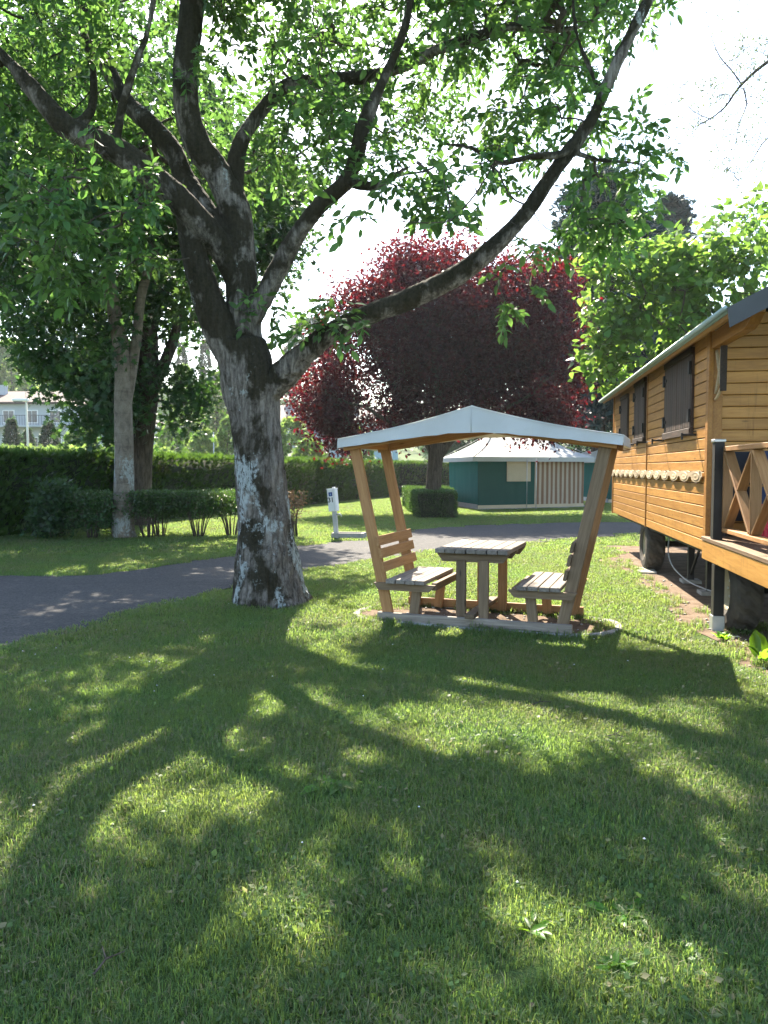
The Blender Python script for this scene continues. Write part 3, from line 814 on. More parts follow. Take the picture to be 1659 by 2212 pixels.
def build_plum():
    Y = 27.5
    b = at(936, 1090, Y)
    sk = Skeleton()
    sk.limb([(b[0], Y, -.1)] + P3((936, 1080, Y), (937, 1040, Y), (940, 1000, Y), (945, 960, Y)), [.34, .31, .27, .26, .3], .25, k=14)
    for ps, r in ((((940, 985, Y), (915, 940, Y), (880, 880, Y), (830, 800, Y), (780, 720, Y)), .17), (((945, 970, Y), (950, 900, Y), (955, 780, Y), (950, 660, Y), (950, 590, Y)), .2), (((948, 985, Y), (985, 935, Y), (1040, 860, Y), (1100, 760, Y), (1150, 680, Y)), .17), (((920, 945, Y), (860, 920, Y - .8), (780, 880, Y - 1.4), (700, 850, Y - 1.6)), .1), (((985, 940, Y), (1060, 900, Y - .6), (1150, 850, Y - 1), (1200, 800, Y - 1)), .1), (((950, 900, Y), (940, 800, Y - 1.2), (930, 700, Y - 1.8)), .12)):
        sk.limb(P3(*ps), [r, r * .75, r * .5, r * .25], .3, k=9, wob=.15)
    blobs = [(at(980, 700, Y), (3.7, 2.8, 2.6), 520, .1), (at(950, 740, Y), (2.4, 2.0, 1.9), 120), (at(820, 760, Y), (2.0, 2.0, 1.7), 110, .5), (at(705, 860, Y - 1), (1.0, 1.2, 1.15), 75), (at(740, 930, Y - .5), (.75, .8, .5), 26),
             (at(1140, 680, Y), (1.9, 1.9, 1.7), 110, .5), (at(1170, 820, Y), (1.4, 1.6, 1.3), 70, .4), (at(900, 590, Y), (1.5, 1.6, 1.0), 60, .3), (at(1010, 860, Y), (2.6, 2.0, .9), 110, .2), (at(780, 660, Y), (1.1, 1.2, .7), 36), (at(1190, 610, Y), (.9, 1, .8), 34), (at(860, 900, Y), (1.2, 1.2, .5), 40), (at(1180, 910, Y), (1.3, 1.2, .45), 40)]
    A = blob_points(blobs)
    tips, dirs = sk.grow(A, 3, .1, .15)
    t, M = tree_thing('purple_plum_tree', 'round purple-leaved plum tree rising behind the picnic canopy', 'tree', (b[0], Y), sk, BARK_D, r_tip=.008)
    pos, d, s = simple_leaves(tips, dirs, 74, .15, 1.0, .33, .1)
    crown_of(t, M, 'rhomb', pos, d, s, LEAF_PLUM, 1.0, 1.15, 1.0)
build_plum()

def build_cedar(name, label, x, top, bot, half, Y, mat, dens=1.0, xc=None, seed=1, layers=26):
    b = at(x, 1060, Y)
    h = at(x, top, Y)[2]; z0 = at(x, bot, Y)[2]
    hw = half * Y / F_PX
    sk = Skeleton()
    sk.limb([(b[0], Y, -.1), (b[0] + .1, Y, h * .5), (b[0], Y, h)], [.03 * h * .9, .018 * h, .01], .5, k=12)
    P, D = [], []
    for i in range(layers):
        f = i / layers
        z = z0 + (h - z0) * f
        L = hw * (1 - f) ** .5 * rng.uniform(.75, 1.15) + .25
        for j in range(7):
            a = rng.uniform(0, 2 * math.pi)
            l = L * rng.uniform(.65, 1.1)
            e = np.array([b[0] + l * math.cos(a), Y + l * math.sin(a), z + .12 * l * rng.uniform(-.6, 1.4)])
            s0 = np.array([b[0], Y, z - .1 * l])
            sk.limb([s0, (s0 + e) / 2 + [0, 0, .06 * l], e], [.05, .03, .01], max(.3, l / 5), k=5)
            n = int(12 * l * dens) + 4
            t = rng.random(n) ** .6
            q = s0 + (e - s0) * t[:, None] + rng.normal(0, 1, (n, 3)) * [.16, .16, .09] * (1 + .4 * l * t[:, None])
            P.append(q); D.append(np.repeat(unit((e - s0)[None]), n, 0) + rng.normal(0, .5, (n, 3)))
    P, D = np.concatenate(P), np.concatenate(D)
    t, M = tree_thing(name, label, 'conifer', (b[0], Y), sk, BARK_D)
    k = 3
    pos = np.repeat(P, k, 0) + rng.normal(0, .12, (len(P) * k, 3))
    d = unit(np.repeat(D, k, 0) + rng.normal(0, .5, (len(P) * k, 3)))
    crown_of(t, M, 'spray', pos, d, rng.uniform(.34, .68, len(pos)) * (Y / 36) ** .5, mat, .8, .7)
build_cedar('blue_cedar', 'tall blue-grey cedar behind the plum tree, top framed by the walnut limb', 1290, 375, 900, 185, 37, LEAF_CED, 1.5, layers=34)
build_cedar('cedar', 'smaller cedar tip right of the tall blue cedar above the caravan', 1440, 425, 800, 70, 46, LEAF_CED, 1.8, layers=20)

def build_catalpa():
    Y = 20.0
    b = (9.6, Y)
    sk = Skeleton()
    sk.limb([(b[0], Y, -.1), (b[0], Y, 1.2), (b[0] - .1, Y, 2.4), (b[0], Y, 3.6)], [.25, .2, .18, .16], .25, k=12)
    for e, r in (((1330, 620, Y - .3), .08), ((1480, 560, Y), .09), ((1600, 520, Y), .09), ((1330, 760, Y), .07), ((1700, 600, Y), .08), ((1460, 700, Y - 1), .07)):
        q = at(*e); s0 = np.array([b[0], Y, 2.2 + .6 * rng.random()])
        sk.limb([s0, (s0 * .55 + q * .45) + [0, 0, .3], q], [r, r * .6, .015], .25, k=8, wob=.15)
    blobs = [(at(1330, 570, Y), (.8, 1, .55), 34, .2), (at(1420, 620, Y), (1.3, 1.4, 1.0), 70, .4), (at(1530, 560, Y), (1.2, 1.3, .8), 60, .3), (at(1340, 720, Y), (.75, 1, .9), 52, .2), (at(1450, 740, Y), (1.3, 1.3, .9), 70, .3), (at(1620, 600, Y), (1.2, 1.4, 1.0), 60, .3), (at(1310, 800, Y), (.45, .7, .5), 24), (at(1560, 690, Y), (1.2, 1.2, .9), 50, .3), (at(1400, 530, Y), (.9, .9, .4), 26), (at(1290, 650, Y), (.35, .6, .3), 10), (at(1740, 560, Y), (1.2, 1.4, 1.2), 40, .3), (at(1630, 440, Y + 2), (.5, .6, .5), 14)]
    tips, dirs = sk.grow(clumpy(blobs, 7, .26), 4, .1, .12)
    t, M = tree_thing('catalpa_tree', 'bright green broad-leaved tree overhanging the wooden caravan roof', 'tree', b, sk, BARK_N, r_tip=.007)
    pos, d, s = simple_leaves(tips, dirs, 15, .19, .8, .2, .45)
    crown_of(t, M, 'heart', pos, d, s, LEAF_CAT, .35, 1.0, .35, singles=300)
build_catalpa()

def build_ash():
    # crown reaching in from the right edge; the trunk stands outside the frame behind the caravan
    Y = 14.0
    sk = Skeleton()
    b = (10.6, Y)
    sk.limb([(b[0], Y, -.1), (b[0], Y, 3), (10.2, Y, 6), (9.6, Y, 9.5)], [.25, .2, .15, .06], .4, k=10)
    sk.limb(P3((1900, 120, Y), (1760, 60, Y), (1659, 135, Y), (1595, 190, Y), (1560, 235, Y), (1500, 275, Y)), [.07, .05, .038, .03, .02, .008], .15, wob=.06, k=7)
    sk.limb(P3((1604, 185, Y), (1580, 150, Y), (1555, 120, Y), (1530, 60, Y)), [.014, .012, .009, .004], .12, wob=.08, k=5)
    sk.limb(P3((1606, 190, Y), (1612, 225, Y), (1600, 260, Y), (1590, 310, Y)), [.016, .012, .008, .003], .12, wob=.08, k=5)
    sk.limb(P3((1800, 240, Y), (1700, 280, Y), (1655, 300, Y), (1622, 350, Y), (1590, 400, Y)), [.04, .025, .014, .01, .004], .12, wob=.08, k=5)
    sk.limb(P3((1536, 258, Y), (1490, 236, Y), (1465, 205, Y)), [.01, .007, .003], .1, wob=.06, k=5)
    sk.limb(P3((1512, 268, Y), (1475, 310, Y), (1440, 308, Y)), [.009, .006, .003], .1, wob=.06, k=5)
    blobs = [(at(1600, 160, Y), (.6, .6, .7), 90), (at(1500, 230, Y), (.6, .5, .5), 80), (at(1450, 310, Y), (.25, .2, .15), 14), (at(1600, 330, Y), (.6, .5, .7), 80), (at(1560, 50, Y), (.6, .5, .5), 20), (at(1660, 250, Y), (.5, .5, .8), 34), (at(1720, 90, Y), (.9, .8, 1), 50)]
    tips, dirs = sk.grow(blob_points(blobs), 3, .1, .2)
    t, M = tree_thing('ash_tree', 'sparse budding branches hanging in from the right edge against the sky', 'tree', b, sk, BARK_N, r_tip=.003, twig_k=3)
    pos, d, s = simple_leaves(tips, dirs, 7, .06, .9, .07, .3)
    crown_of(t, M, 'rhomb', pos, d, s, LEAF_TWIG, .8, .8)
build_ash()

# ------------------------------------------------------------------ hill, far trees, houses, poles
def hill():
    xs = np.linspace(-220, 160, 60); ys = np.linspace(105, 330, 30)
    X, Yg = np.meshgrid(xs, ys)
    f = np.clip((Yg - 108) / 150, 0, 1)
    Z = 34 * f ** 1.1 * np.clip((90 - X) / 200, .12, 1) + np.array([[2.2 * noise.noise((x / 30, y / 30, 3)) for x in xs] for y in ys]) * f - .3
    V = np.stack([X, Yg, Z], -1).reshape(-1, 3); w = len(xs)
    F = np.array([[j * w + i, j * w + i + 1, (j + 1) * w + i + 1, (j + 1) * w + i] for j in range(len(ys) - 1) for i in range(w - 1)])
    tag(obj('hill', big_mesh('hill', V, F, smooth=True), GROUND_M), kind='structure')
    # wood on the hillside, one mass
    n = 430
    px = rng.uniform(-210, 120, n); py = rng.uniform(112, 250, n)
    pos, d, s = [], [], []
    for x, y in zip(px, py):
        f = np.clip((y - 108) / 150, 0, 1)
        z = 34 * f ** 1.1 * np.clip((90 - x) / 200, .12, 1)
        h = rng.uniform(5, 10); w_ = h * rng.uniform(.3, .5)
        m = 54
        q = unit(rng.normal(0, 1, (m, 3))) * (rng.uniform(.6, 1, (m, 1)))
        pos.append(q * [w_, w_, h * .5] + [x, y, z + h * .5]); d.append(q + rng.normal(0, .6, (m, 3))); s.append(rng.uniform(1.1, 2.3, m))
    pos, d, s = np.concatenate(pos), unit(np.concatenate(d)), np.concatenate(s)
    rot = leaf_frames(d, np.array([0, 0, 1.]) + rng.normal(0, .6, d.shape), rng.normal(0, .7, len(d)))
    tag(obj('hillside_wood', leaf_mesh('hillside_wood', 'spray', pos, rot, s, width=1.4), LEAF_FARD), 'dark wooded hillside far beyond the hedge', 'wood', kind='stuff')
hill()

def far_tree(name, label, x, top, wpx, Y, mat, kind='round', group='trees beyond the hedge', low=.15, n=2600, leaf=.34, base_y=None):
    """a tree beyond the hedge: top at pixel height top, crown wpx wide, standing at distance Y"""
    p = at(x, top, Y); h = p[2]; hw = wpx * Y / F_PX / 2
    b = (p[0], Y)
    sk = Skeleton()
    sk.limb([(b[0], Y, -.1), (b[0] + .05 * h * rng.normal(), Y, h * .45), (b[0], Y, h * .9)], [.025 * h, .018 * h, .02], .6, k=8)
    zs = rng.random(n)
    if kind == 'cone':
        prof = (1 - zs) ** .8 + .04
    elif kind == 'column':
        prof = np.sin(np.clip(zs * .93 + .07, 0, 1) * math.pi) ** .45
    else:
        prof = np.sqrt(np.clip(1 - (2 * zs - 1) ** 2, .02, 1))
    a = rng.uniform(0, 2 * math.pi, n)
    rr = np.sqrt(rng.uniform(.25, 1, n))
    lump = np.array([.78 + .5 * noise.noise((math.cos(q) * 1.6 + x, math.sin(q) * 1.6, z * 5 + x)) for q, z in zip(a, zs)])
    z = h * (low + (1 - low) * zs)
    pos = np.stack([b[0] + hw * prof * rr * lump * 1.15 * np.cos(a), Y + hw * prof * rr * lump * 1.15 * np.sin(a), z], -1)
    d = unit(np.stack([np.cos(a), np.sin(a), rng.normal(.1, .5, n)], -1) + rng.normal(0, .5, (n, 3)))
    t, M = tree_thing(name, label, 'tree', b, sk, BARK_D, group)
    crown_of(t, M, 'spray' if kind == 'cone' else 'star', pos, d, leaf * rng.uniform(.6, 1.4, n), mat, .8, 1.1, .7)
    return t
FT = [
    ('broadleaf_tree', 'big pale green tree on the far left above the house roof', 22, 738, 130, 105, LEAF_FARP, 'round', .05, 5200, .75),
    ('conifer_tree', 'dark bushy conifer standing before the far house, leftmost', 25, 905, 80, 58, LEAF_FARD, 'cone', .02, 2600, .3),
    ('conifer_tree', 'dark bushy conifer before the far house, right of the lamp post', 105, 915, 105, 56, LEAF_FARD, 'cone', .02, 2800, .3),
    ('conifer_tree', 'dark conifer before the far house, behind the lamp post', 60, 930, 70, 62, LEAF_FARD, 'cone', .02, 2000, .3),
    ('broadleaf_tree', 'bluish green round tree low behind the hedge near the pale trunk', 170, 930, 90, 52, LEAF_FAR, 'round', .0, 2200, .32),
    ('poplar_tree', 'slender light green poplar rising left of the walnut trunk', 398, 790, 56, 72, LEAF_FARP, 'column', .05, 2800, .36),
    ('poplar_tree', 'pale slender poplar close beside the walnut trunk', 468, 806, 48, 76, LEAF_FARP, 'column', .05, 2600, .36),
    ('conifer_tree', 'tall dark far conifer above the poplars, left one', 392, 742, 70, 118, LEAF_FARD, 'cone', .05, 2600, .6),
    ('conifer_tree', 'tall dark far conifer above the poplars, right one', 442, 736, 74, 112, LEAF_FARD, 'cone', .05, 2600, .6),
    ('conifer_tree', 'dark far conifer half hidden by the walnut trunk', 492, 760, 70, 108, LEAF_FARD, 'cone', .05, 2400, .6),
    ('bronze_tree', 'bronze leaved round tree between the two poplars', 476, 850, 70, 88, LEAF_RUST, 'round', .05, 2200, .45),
    ('broadleaf_tree', 'grey green rounded tree just over the hedge left of the trunk', 438, 925, 62, 54, LEAF_FARP, 'round', .0, 2000, .28),
    ('broadleaf_tree', 'mid green rounded tree behind the hedge touching the trunk', 496, 905, 66, 56, LEAF_FAR, 'round', .0, 2200, .3),
    ('broadleaf_tree', 'mid green tree behind hedge right of the dark trunk', 372, 905, 60, 60, LEAF_FAR, 'round', .0, 2000, .3),
    ('broadleaf_tree', 'light green tree between the walnut trunk and the plum tree', 632, 905, 100, 52, LEAF_FARP, 'round', .0, 2800, .3),
    ('broadleaf_tree', 'dusky green shrub tree under the plum crown by the concrete pole', 668, 950, 80, 48, LEAF_FAR, 'round', .0, 1800, .26),
    ('broadleaf_tree', 'small green tree low beside the wooden twin pole', 782, 928, 60, 50, LEAF_FARP, 'round', .0, 1500, .26),
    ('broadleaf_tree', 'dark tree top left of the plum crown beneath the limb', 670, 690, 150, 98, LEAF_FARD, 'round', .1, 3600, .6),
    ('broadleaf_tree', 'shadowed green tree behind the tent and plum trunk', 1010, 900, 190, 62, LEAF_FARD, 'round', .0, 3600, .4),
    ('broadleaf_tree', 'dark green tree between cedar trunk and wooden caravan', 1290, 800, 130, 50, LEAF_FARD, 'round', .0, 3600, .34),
    ('broadleaf_tree', 'far green tree filling the gap behind the blue cedar', 1180, 860, 200, 75, LEAF_FAR, 'round', .0, 3200, .5),
]
for nm, lb, x, top, w_, Y, mt, kd, low, n, lf in FT:
    far_tree(nm, lb, x, top, w_, Y, mt, kd, low=low, n=n, leaf=lf)

HWALL = plain('pale_render_wall', (.36, .39, .41), .9, .06, 1.5)
HROOF = plain('brown_roof_tile', (.062, .042, .038), .85, .25, 4, bmp=.6)
HROOFG = plain('grey_roof_tile', (.12, .11, .105), .85, .2, 4, bmp=.6)
GLASS = plain('window_pane', (.05, .06, .075), .12, .2, 1, spec=.6)
SHUTB = plain('pale_blue_shutter', (.25, .38, .44), .7, .1)
FRAMEW = plain('white_frame', (.7, .7, .68), .6, .05)
def house(name, label, x0, x1, Y, eave, ridge, roof_m, storeys, depth=9.0, balcony=False, shut=None, win_n=5):
    w = x1 - x0
    t = thing(name, label, 'house', ((x0 + x1) / 2, Y, 0))
    hw = w / 2
    block('wall', t, (-hw, 0, -.2), (hw, depth, eave), HWALL, .02)
    V = [(-hw - .5, -.6, eave - .12), (hw + .5, -.6, eave - .12), (hw + .5, depth + .6, eave - .12), (-hw - .5, depth + .6, eave - .12), (-hw + 2.2, depth / 2, ridge), (hw - 2.2, depth / 2, ridge)]
    V += [(x, y, z + .16) for x, y, z in V[:4]]
    r = obj('roof', pymesh('roof', V, [[0, 3, 2, 1], [0, 1, 7, 6], [1, 2, 8, 7], [2, 3, 9, 8], [3, 0, 6, 9], [6, 7, 5, 4], [7, 8, 5], [8, 9, 4, 5], [9, 6, 4]]), roof_m, t)
    block('chimney', r, (-hw * .2, depth * .3, ridge - 1.2), (-hw * .2 + 1.0, depth * .3 + .7, ridge + .5), HWALL, .02)
    for k in range(storeys):
        zt = eave - .75 - k * 2.75
        for i in range(win_n):
            xc = -hw + w * (i + .5) / win_n
            f = block('window', t, (xc - .62, -.05, zt - 1.35), (xc + .62, .02, zt), FRAMEW, .01)
            block('pane', f, (xc - .52, -.07, zt - 1.25), (xc - .03, -.04, zt - .1), GLASS, .004)
            block('pane', f, (xc + .03, -.07, zt - 1.25), (xc + .52, -.04, zt - .1), GLASS, .004)
            if shut:
                for sg in (-1, 1):
                    block('shutter', f, (xc + sg * .95 - .3, -.06, zt - 1.38), (xc + sg * .95 + .3, -.01, zt + .02), shut, .01)
    if balcony:
        zf = eave - 2.35
        s_ = block('balcony', t, (-hw + .3, -1.4, zf - .2), (hw - .3, 0, zf), HWALL, .02)
        block('rail', s_, (-hw + .3, -1.4, zf + .95), (hw - .3, -1.34, zf + 1.0), BLACK, .005)
        for x in np.arange(-hw + .3, hw - .3, .28):
            block('baluster', s_, (x, -1.385, zf), (x + .03, -1.355, zf + .95), BLACK, .003)
    return t
house('apartment_house', 'pale apartment house with brown tiled roof and long balcony, far left', -47, -32.6, 80, 8.3, 9.9, HROOF, 3, balcony=True, win_n=6)
house('low_house', 'lower pale wing with brown roof half hidden behind the left trees', -32.2, -25.5, 82, 6.6, 8.0, HROOF, 2, depth=7, win_n=3)
house('grey_roof_house', 'house with grey tiled roof just right of the walnut trunk', -17, -8.6, 86, 6.6, 8.9, HROOFG, 2, win_n=3)
house('shuttered_house', 'white house with pale blue shutters seen under the plum crown', -7.8, 1.5, 88, 6.9, 8.8, HROOFG, 2, shut=SHUTB, win_n=4)
house('hillside_villa', 'white villa up the slope glimpsed beneath the long limb', -11, -5.2, 104, 12.2, 13.6, HROOFG, 3, win_n=3)

def pole_lamp():
    b = at(63, 975, 44); t = thing('lamp_post', 'white street lamp post standing behind the left hedge', 'lamp post', (b[0], 44, 0))
    zt = at(58, 866, 44)[2]
    tube_obj('pole', t, [(0, 0, 0), (-.05, 0, zt * .5), (-.1, 0, zt)], [.09, .07, .05], plain('cream_pole', (.6, .56, .44), .6, .1), 10)
    hd = block('lamp_head', t, (-.85, -.12, zt - .02), (.05, .12, zt + .13), FRAMEW, .03)
    block('lens', hd, (-.8, -.09, zt - .05), (-.3, .09, zt - .02), GLASS, .005)
pole_lamp()
def pole(name, label, x, top, Y, r, mat, twin=False, arms=True):
    b = at(x, 985, Y); zt = at(x, top, Y)[2]
    t = thing(name, label, 'pole', (b[0], Y, 0))
    tube_obj('shaft', t, [(0, 0, -.1), (0, 0, zt)], [r, r * .7], mat, 10)
    if twin:
        tube_obj('brace', t, [(-.9, 0, -.1), (-.05, 0, zt * .95)], [r, r * .7], mat, 10)
    if not arms:
        block('cap', t, (-r * 1.2, -r * 1.2, zt), (r * 1.2, r * 1.2, zt + .04), mat, .004)
        return
    bar('crossarm', t, (-.5, 0, zt - .25), (.5, 0, zt - .25), .1, .1, mat)
    for x_ in (-.4, 0, .4):
        block('insulator', t, (x_ - .04, -.04, zt - .2), (x_ + .04, .04, zt - .05), WHITEP, .01)
pole('concrete_pole', 'grey concrete utility pole seen through the left edge of plum crown', 706, 790, 52, .2, CONC)
pole('wooden_pole', 'braced brown utility pole beside the canopy corner', 762, 870, 58, .15, BROWNW, True)
pole('thin_mast', 'thin pale mast just above the hedge left of the walnut', 462, 935, 46, .03, GALV, arms=False)

# ------------------------------------------------------------------ hedges and shrubs
CORE_H = plain('hedge_inside', (.02, .028, .012), .95, .4, 3)
def hedge(name, label, line, width, height, dens, mat, size=.13, kind='spray', jag=.06, cat='hedge', closed=False, rust=None):
    line = np.array(line, float)
    b = line.mean(0)
    t = thing(name, label, cat, (b[0], b[1], 0))
    M = Matrix.Translation((-b[0], -b[1], 0))
    segs = [(line[i], line[(i + 1) % len(line)]) for i in range(len(line) if closed else len(line) - 1)]
    pos, d, parts = [], [], []
    for a, c in segs:
        L = np.linalg.norm(c - a); u = (c - a) / L; nrm = np.array([u[1], -u[0]])
        if nrm[1] > 0:
            nrm = -nrm                                     # nrm points to the camera side
        w = width / 2
        ex = w * .8
        q = [a - u * ex, c + u * ex]
        V = []
        for z, ww in ((0, w * .82), (height * .55, w * .9), (height * .93, w * .78)):
            for e in q:
                V.append((*(e + nrm * ww), z)); V.append((*(e - nrm * ww), z))
        V = np.array(V)
        F = []
        for k in (0, 4):
            F += [[k, k + 2, k + 6, k + 4], [k + 1, k + 5, k + 7, k + 3], [k, k + 4, k + 5, k + 1], [k + 2, k + 3, k + 7, k + 6]]
        F.append([8, 10, 11, 9])
        parts.append((V, np.array(F)))
        dist = max(6, min(a[1], c[1]))
        for side, area in ((1, L * height), (-1, L * height * .25), (0, L * width * 1.5), (2, width * height), (3, width * height)):
            n = int(area * dens)
            tt = rng.uniform(-.04, 1.04, n); zz = rng.random(n) * height * .98
            if side in (1, -1):
                base = a + (c - a) * tt[:, None] + side * nrm * (w * .97 + rng.normal(0, jag * .6, (n, 1)))
                p = np.column_stack([base, zz]); dd = np.column_stack([np.repeat(side * nrm[None], n, 0) * .75, np.full(n, .75)])
            elif side == 0:
                base = a + (c - a) * tt[:, None] + nrm * rng.uniform(-w, w, (n, 1))
                p = np.column_stack([base, height * .97 + rng.normal(0, jag * .8, n)]); dd = np.column_stack([np.zeros((n, 2)), np.ones(n)])
            else:
                e, sg = (a, -1) if side == 2 else (c, 1)
                base = e + sg * u * (ex + rng.normal(0, jag * .6, (n, 1))) + nrm * rng.uniform(-w, w, (n, 1))
                p = np.column_stack([base, zz]); dd = np.column_stack([np.repeat(sg * u[None], n, 0), np.full(n, .5)])
            wv = np.array([noise.noise((x * .9, y * .9, z * 1.2)) for x, y, z in p])
            p[:, :2] += (wv * .1)[:, None] * (nrm if side in (0, 1) else -nrm)
            p[:, 2] += wv * .05
            p[:, 2] = np.maximum(p[:, 2], .02)
            pos.append(p); d.append(dd)
    V, F = join(parts)
    obj('inner_growth', big_mesh('inner_growth', V, F), CORE_H, t, M)
    pos, d = np.concatenate(pos), np.concatenate(d)
    d = unit(d + rng.normal(0, .45, d.shape))
    s = size * rng.uniform(.6, 1.4, len(pos))
    rot = leaf_frames(d, unit(rng.normal(0, 1, d.shape)), rng.normal(0, 1.2, len(d)))
    pos -= d * s[:, None] * .45
    o = obj('foliage', leaf_mesh('foliage', kind, pos, rot, s, width=.8 if kind == 'spray' else 1.1), mat, t, M)
    o['kind'] = 'stuff'
    return t
def hedge_leaf():
    m, nt = new_mat('thuja_hedge')
    a = N(nt, 'ShaderNodeAttribute', attribute_name='rnd').outputs['Fac']
    v = coord(nt, 'World')
    c = ramp(nt, a, [(0, (.014, .036, .008)), (.5, (.028, .068, .013)), (1, (.05, .10, .02))])
    rust = ramp(nt, nz(nt, mapped(nt, v, (.8, .35, .8)), .9, 4, .6), [(.56, 0), (.68, .8)])
    c = mix(nt, rust, c, (.085, .042, .02))
    tr = N(nt, 'ShaderNodeBsdfTranslucent', {'Color': mix(nt, .5, c, (.16, .3, .03))}).outputs[0]
    finish(nt, N(nt, 'ShaderNodeMixShader', {0: .33, 1: bsdf(nt, c, .65, None, .2), 2: tr}).outputs[0])
    return m
THUJA = hedge_leaf()
hedge('thuja_hedge', 'long tall dark thuja hedge closing off the lawn, receding to the right', [(-12.5, 9.5), (-8.95, 18.0), (-3.2, 33.6), (.35, 45.2), (6, 50), (16, 52)], 1.1, 1.95, 150, THUJA, .22)
hedge('privet_hedge', 'low clipped privet hedge boxed round the plum trunk', [(1.28, 24.1), (2.0, 24.0), (2.35, 31.6), (1.05, 31.9)], .5, .82, 900, LEAF_BOX, .055, 'rhomb', .03, closed=True)
hedge('ivy_hedge', 'pale ivy covered fence beyond the dark hedge on the left', [(-19.5, 40), (-12.5, 44)], .9, 2.55, 160, LEAF_FARP, .24, 'star', .15)

def shrub(name, label, x, ybase, w, ztop, zcut, mat, n_stem, n_leaf, lsize=.06, flat=True, bare=.0, fern=False):
    b = gnd(x, ybase); b = np.array([b[0], b[1], 0])
    sk = Skeleton()
    anchors = []
    for i in range(n_stem):
        a = rng.uniform(0, 2 * math.pi); r = rng.uniform(.2, 1) ** .7
        top = b + [w * r * math.cos(a), w * .8 * r * math.sin(a), zcut + (ztop - zcut) * rng.uniform(.2, .9)]
        foot = b + [.09 * math.cos(a), .09 * math.sin(a), -.05]
        sk.limb([foot, foot * .6 + top * .4 + [0, 0, .12], top], [.014, .010, .005], .14, wob=.06, k=5)
    m = max(6, n_leaf // 14)
    q = rng.uniform(-1, 1, (m, 2))
    if not flat:
        q = unit(q) * np.sqrt(rng.random((m, 1)))
    zz = zcut + (ztop - zcut) * rng.random(m) ** .8
    sl = 1 if flat else np.sqrt(np.clip(1.15 - ((zz - zcut) / (ztop - zcut)) ** 2, .1, 1))[:, None] * np.ones((1, 1))
    A = np.column_stack([b[:2] + q * [w, w * .8] * sl, zz])
    tips, dirs = sk.grow(A, 3, .1, .2)
    t, M = tree_thing(name, label, 'shrub', b, sk, BARK_N, 'shrubs of the low clipped row', r_tip=.0035, twig_k=3, r_max=.015)
    pos, d, s = simple_leaves(tips, dirs, 14, lsize, 1.0, .07 if not fern else .12, -.2)
    if flat:
        pos[:, 2] = np.minimum(pos[:, 2], ztop + rng.normal(0, .02, len(pos)))
    pos[:, 2] = np.maximum(pos[:, 2], .03)
    crown_of(t, M, 'spray' if fern else 'rhomb', pos, d, s, mat, 1.0, 1.1, 1.0)
shrub('fern_shrub', 'feathery green shrub at the left end of the low row', 122, 1164, .45, 1.12, .15, LEAF_LOC, 9, 2400, .13, False, fern=True)
shrub('clipped_shrub', 'dense dark clipped shrub just left of the pale trunk', 200, 1164, .5, 1.03, .22, LEAF_BOX, 12, 5200, .06)
shrub('clipped_shrub', 'flat-topped clipped shrub with stems right of the pale trunk', 320, 1162, .45, 1.02, .5, LEAF_BOX, 14, 3800, .06)
shrub('clipped_shrub', 'leggy flat-topped shrub third from the pale trunk with fanned stems', 345, 1160, .42, 1.03, .52, LEAF_BOX, 14, 3000, .06)
shrub('clipped_shrub', 'leggy flat-topped shrub with bare fanned stems mid row', 428, 1160, .5, 1.02, .5, LEAF_BOX, 16, 3600, .06)
shrub('clipped_shrub', 'flat-topped shrub last in the row beside the walnut trunk', 500, 1158, .48, 1.03, .55, LEAF_BOX, 14, 3400, .06)
shrub('bare_shrub', 'twiggy nearly bare shrub just right of the walnut trunk', 634, 1159, .22, 1.02, .35, LEAF_RUST, 20, 700, .05)

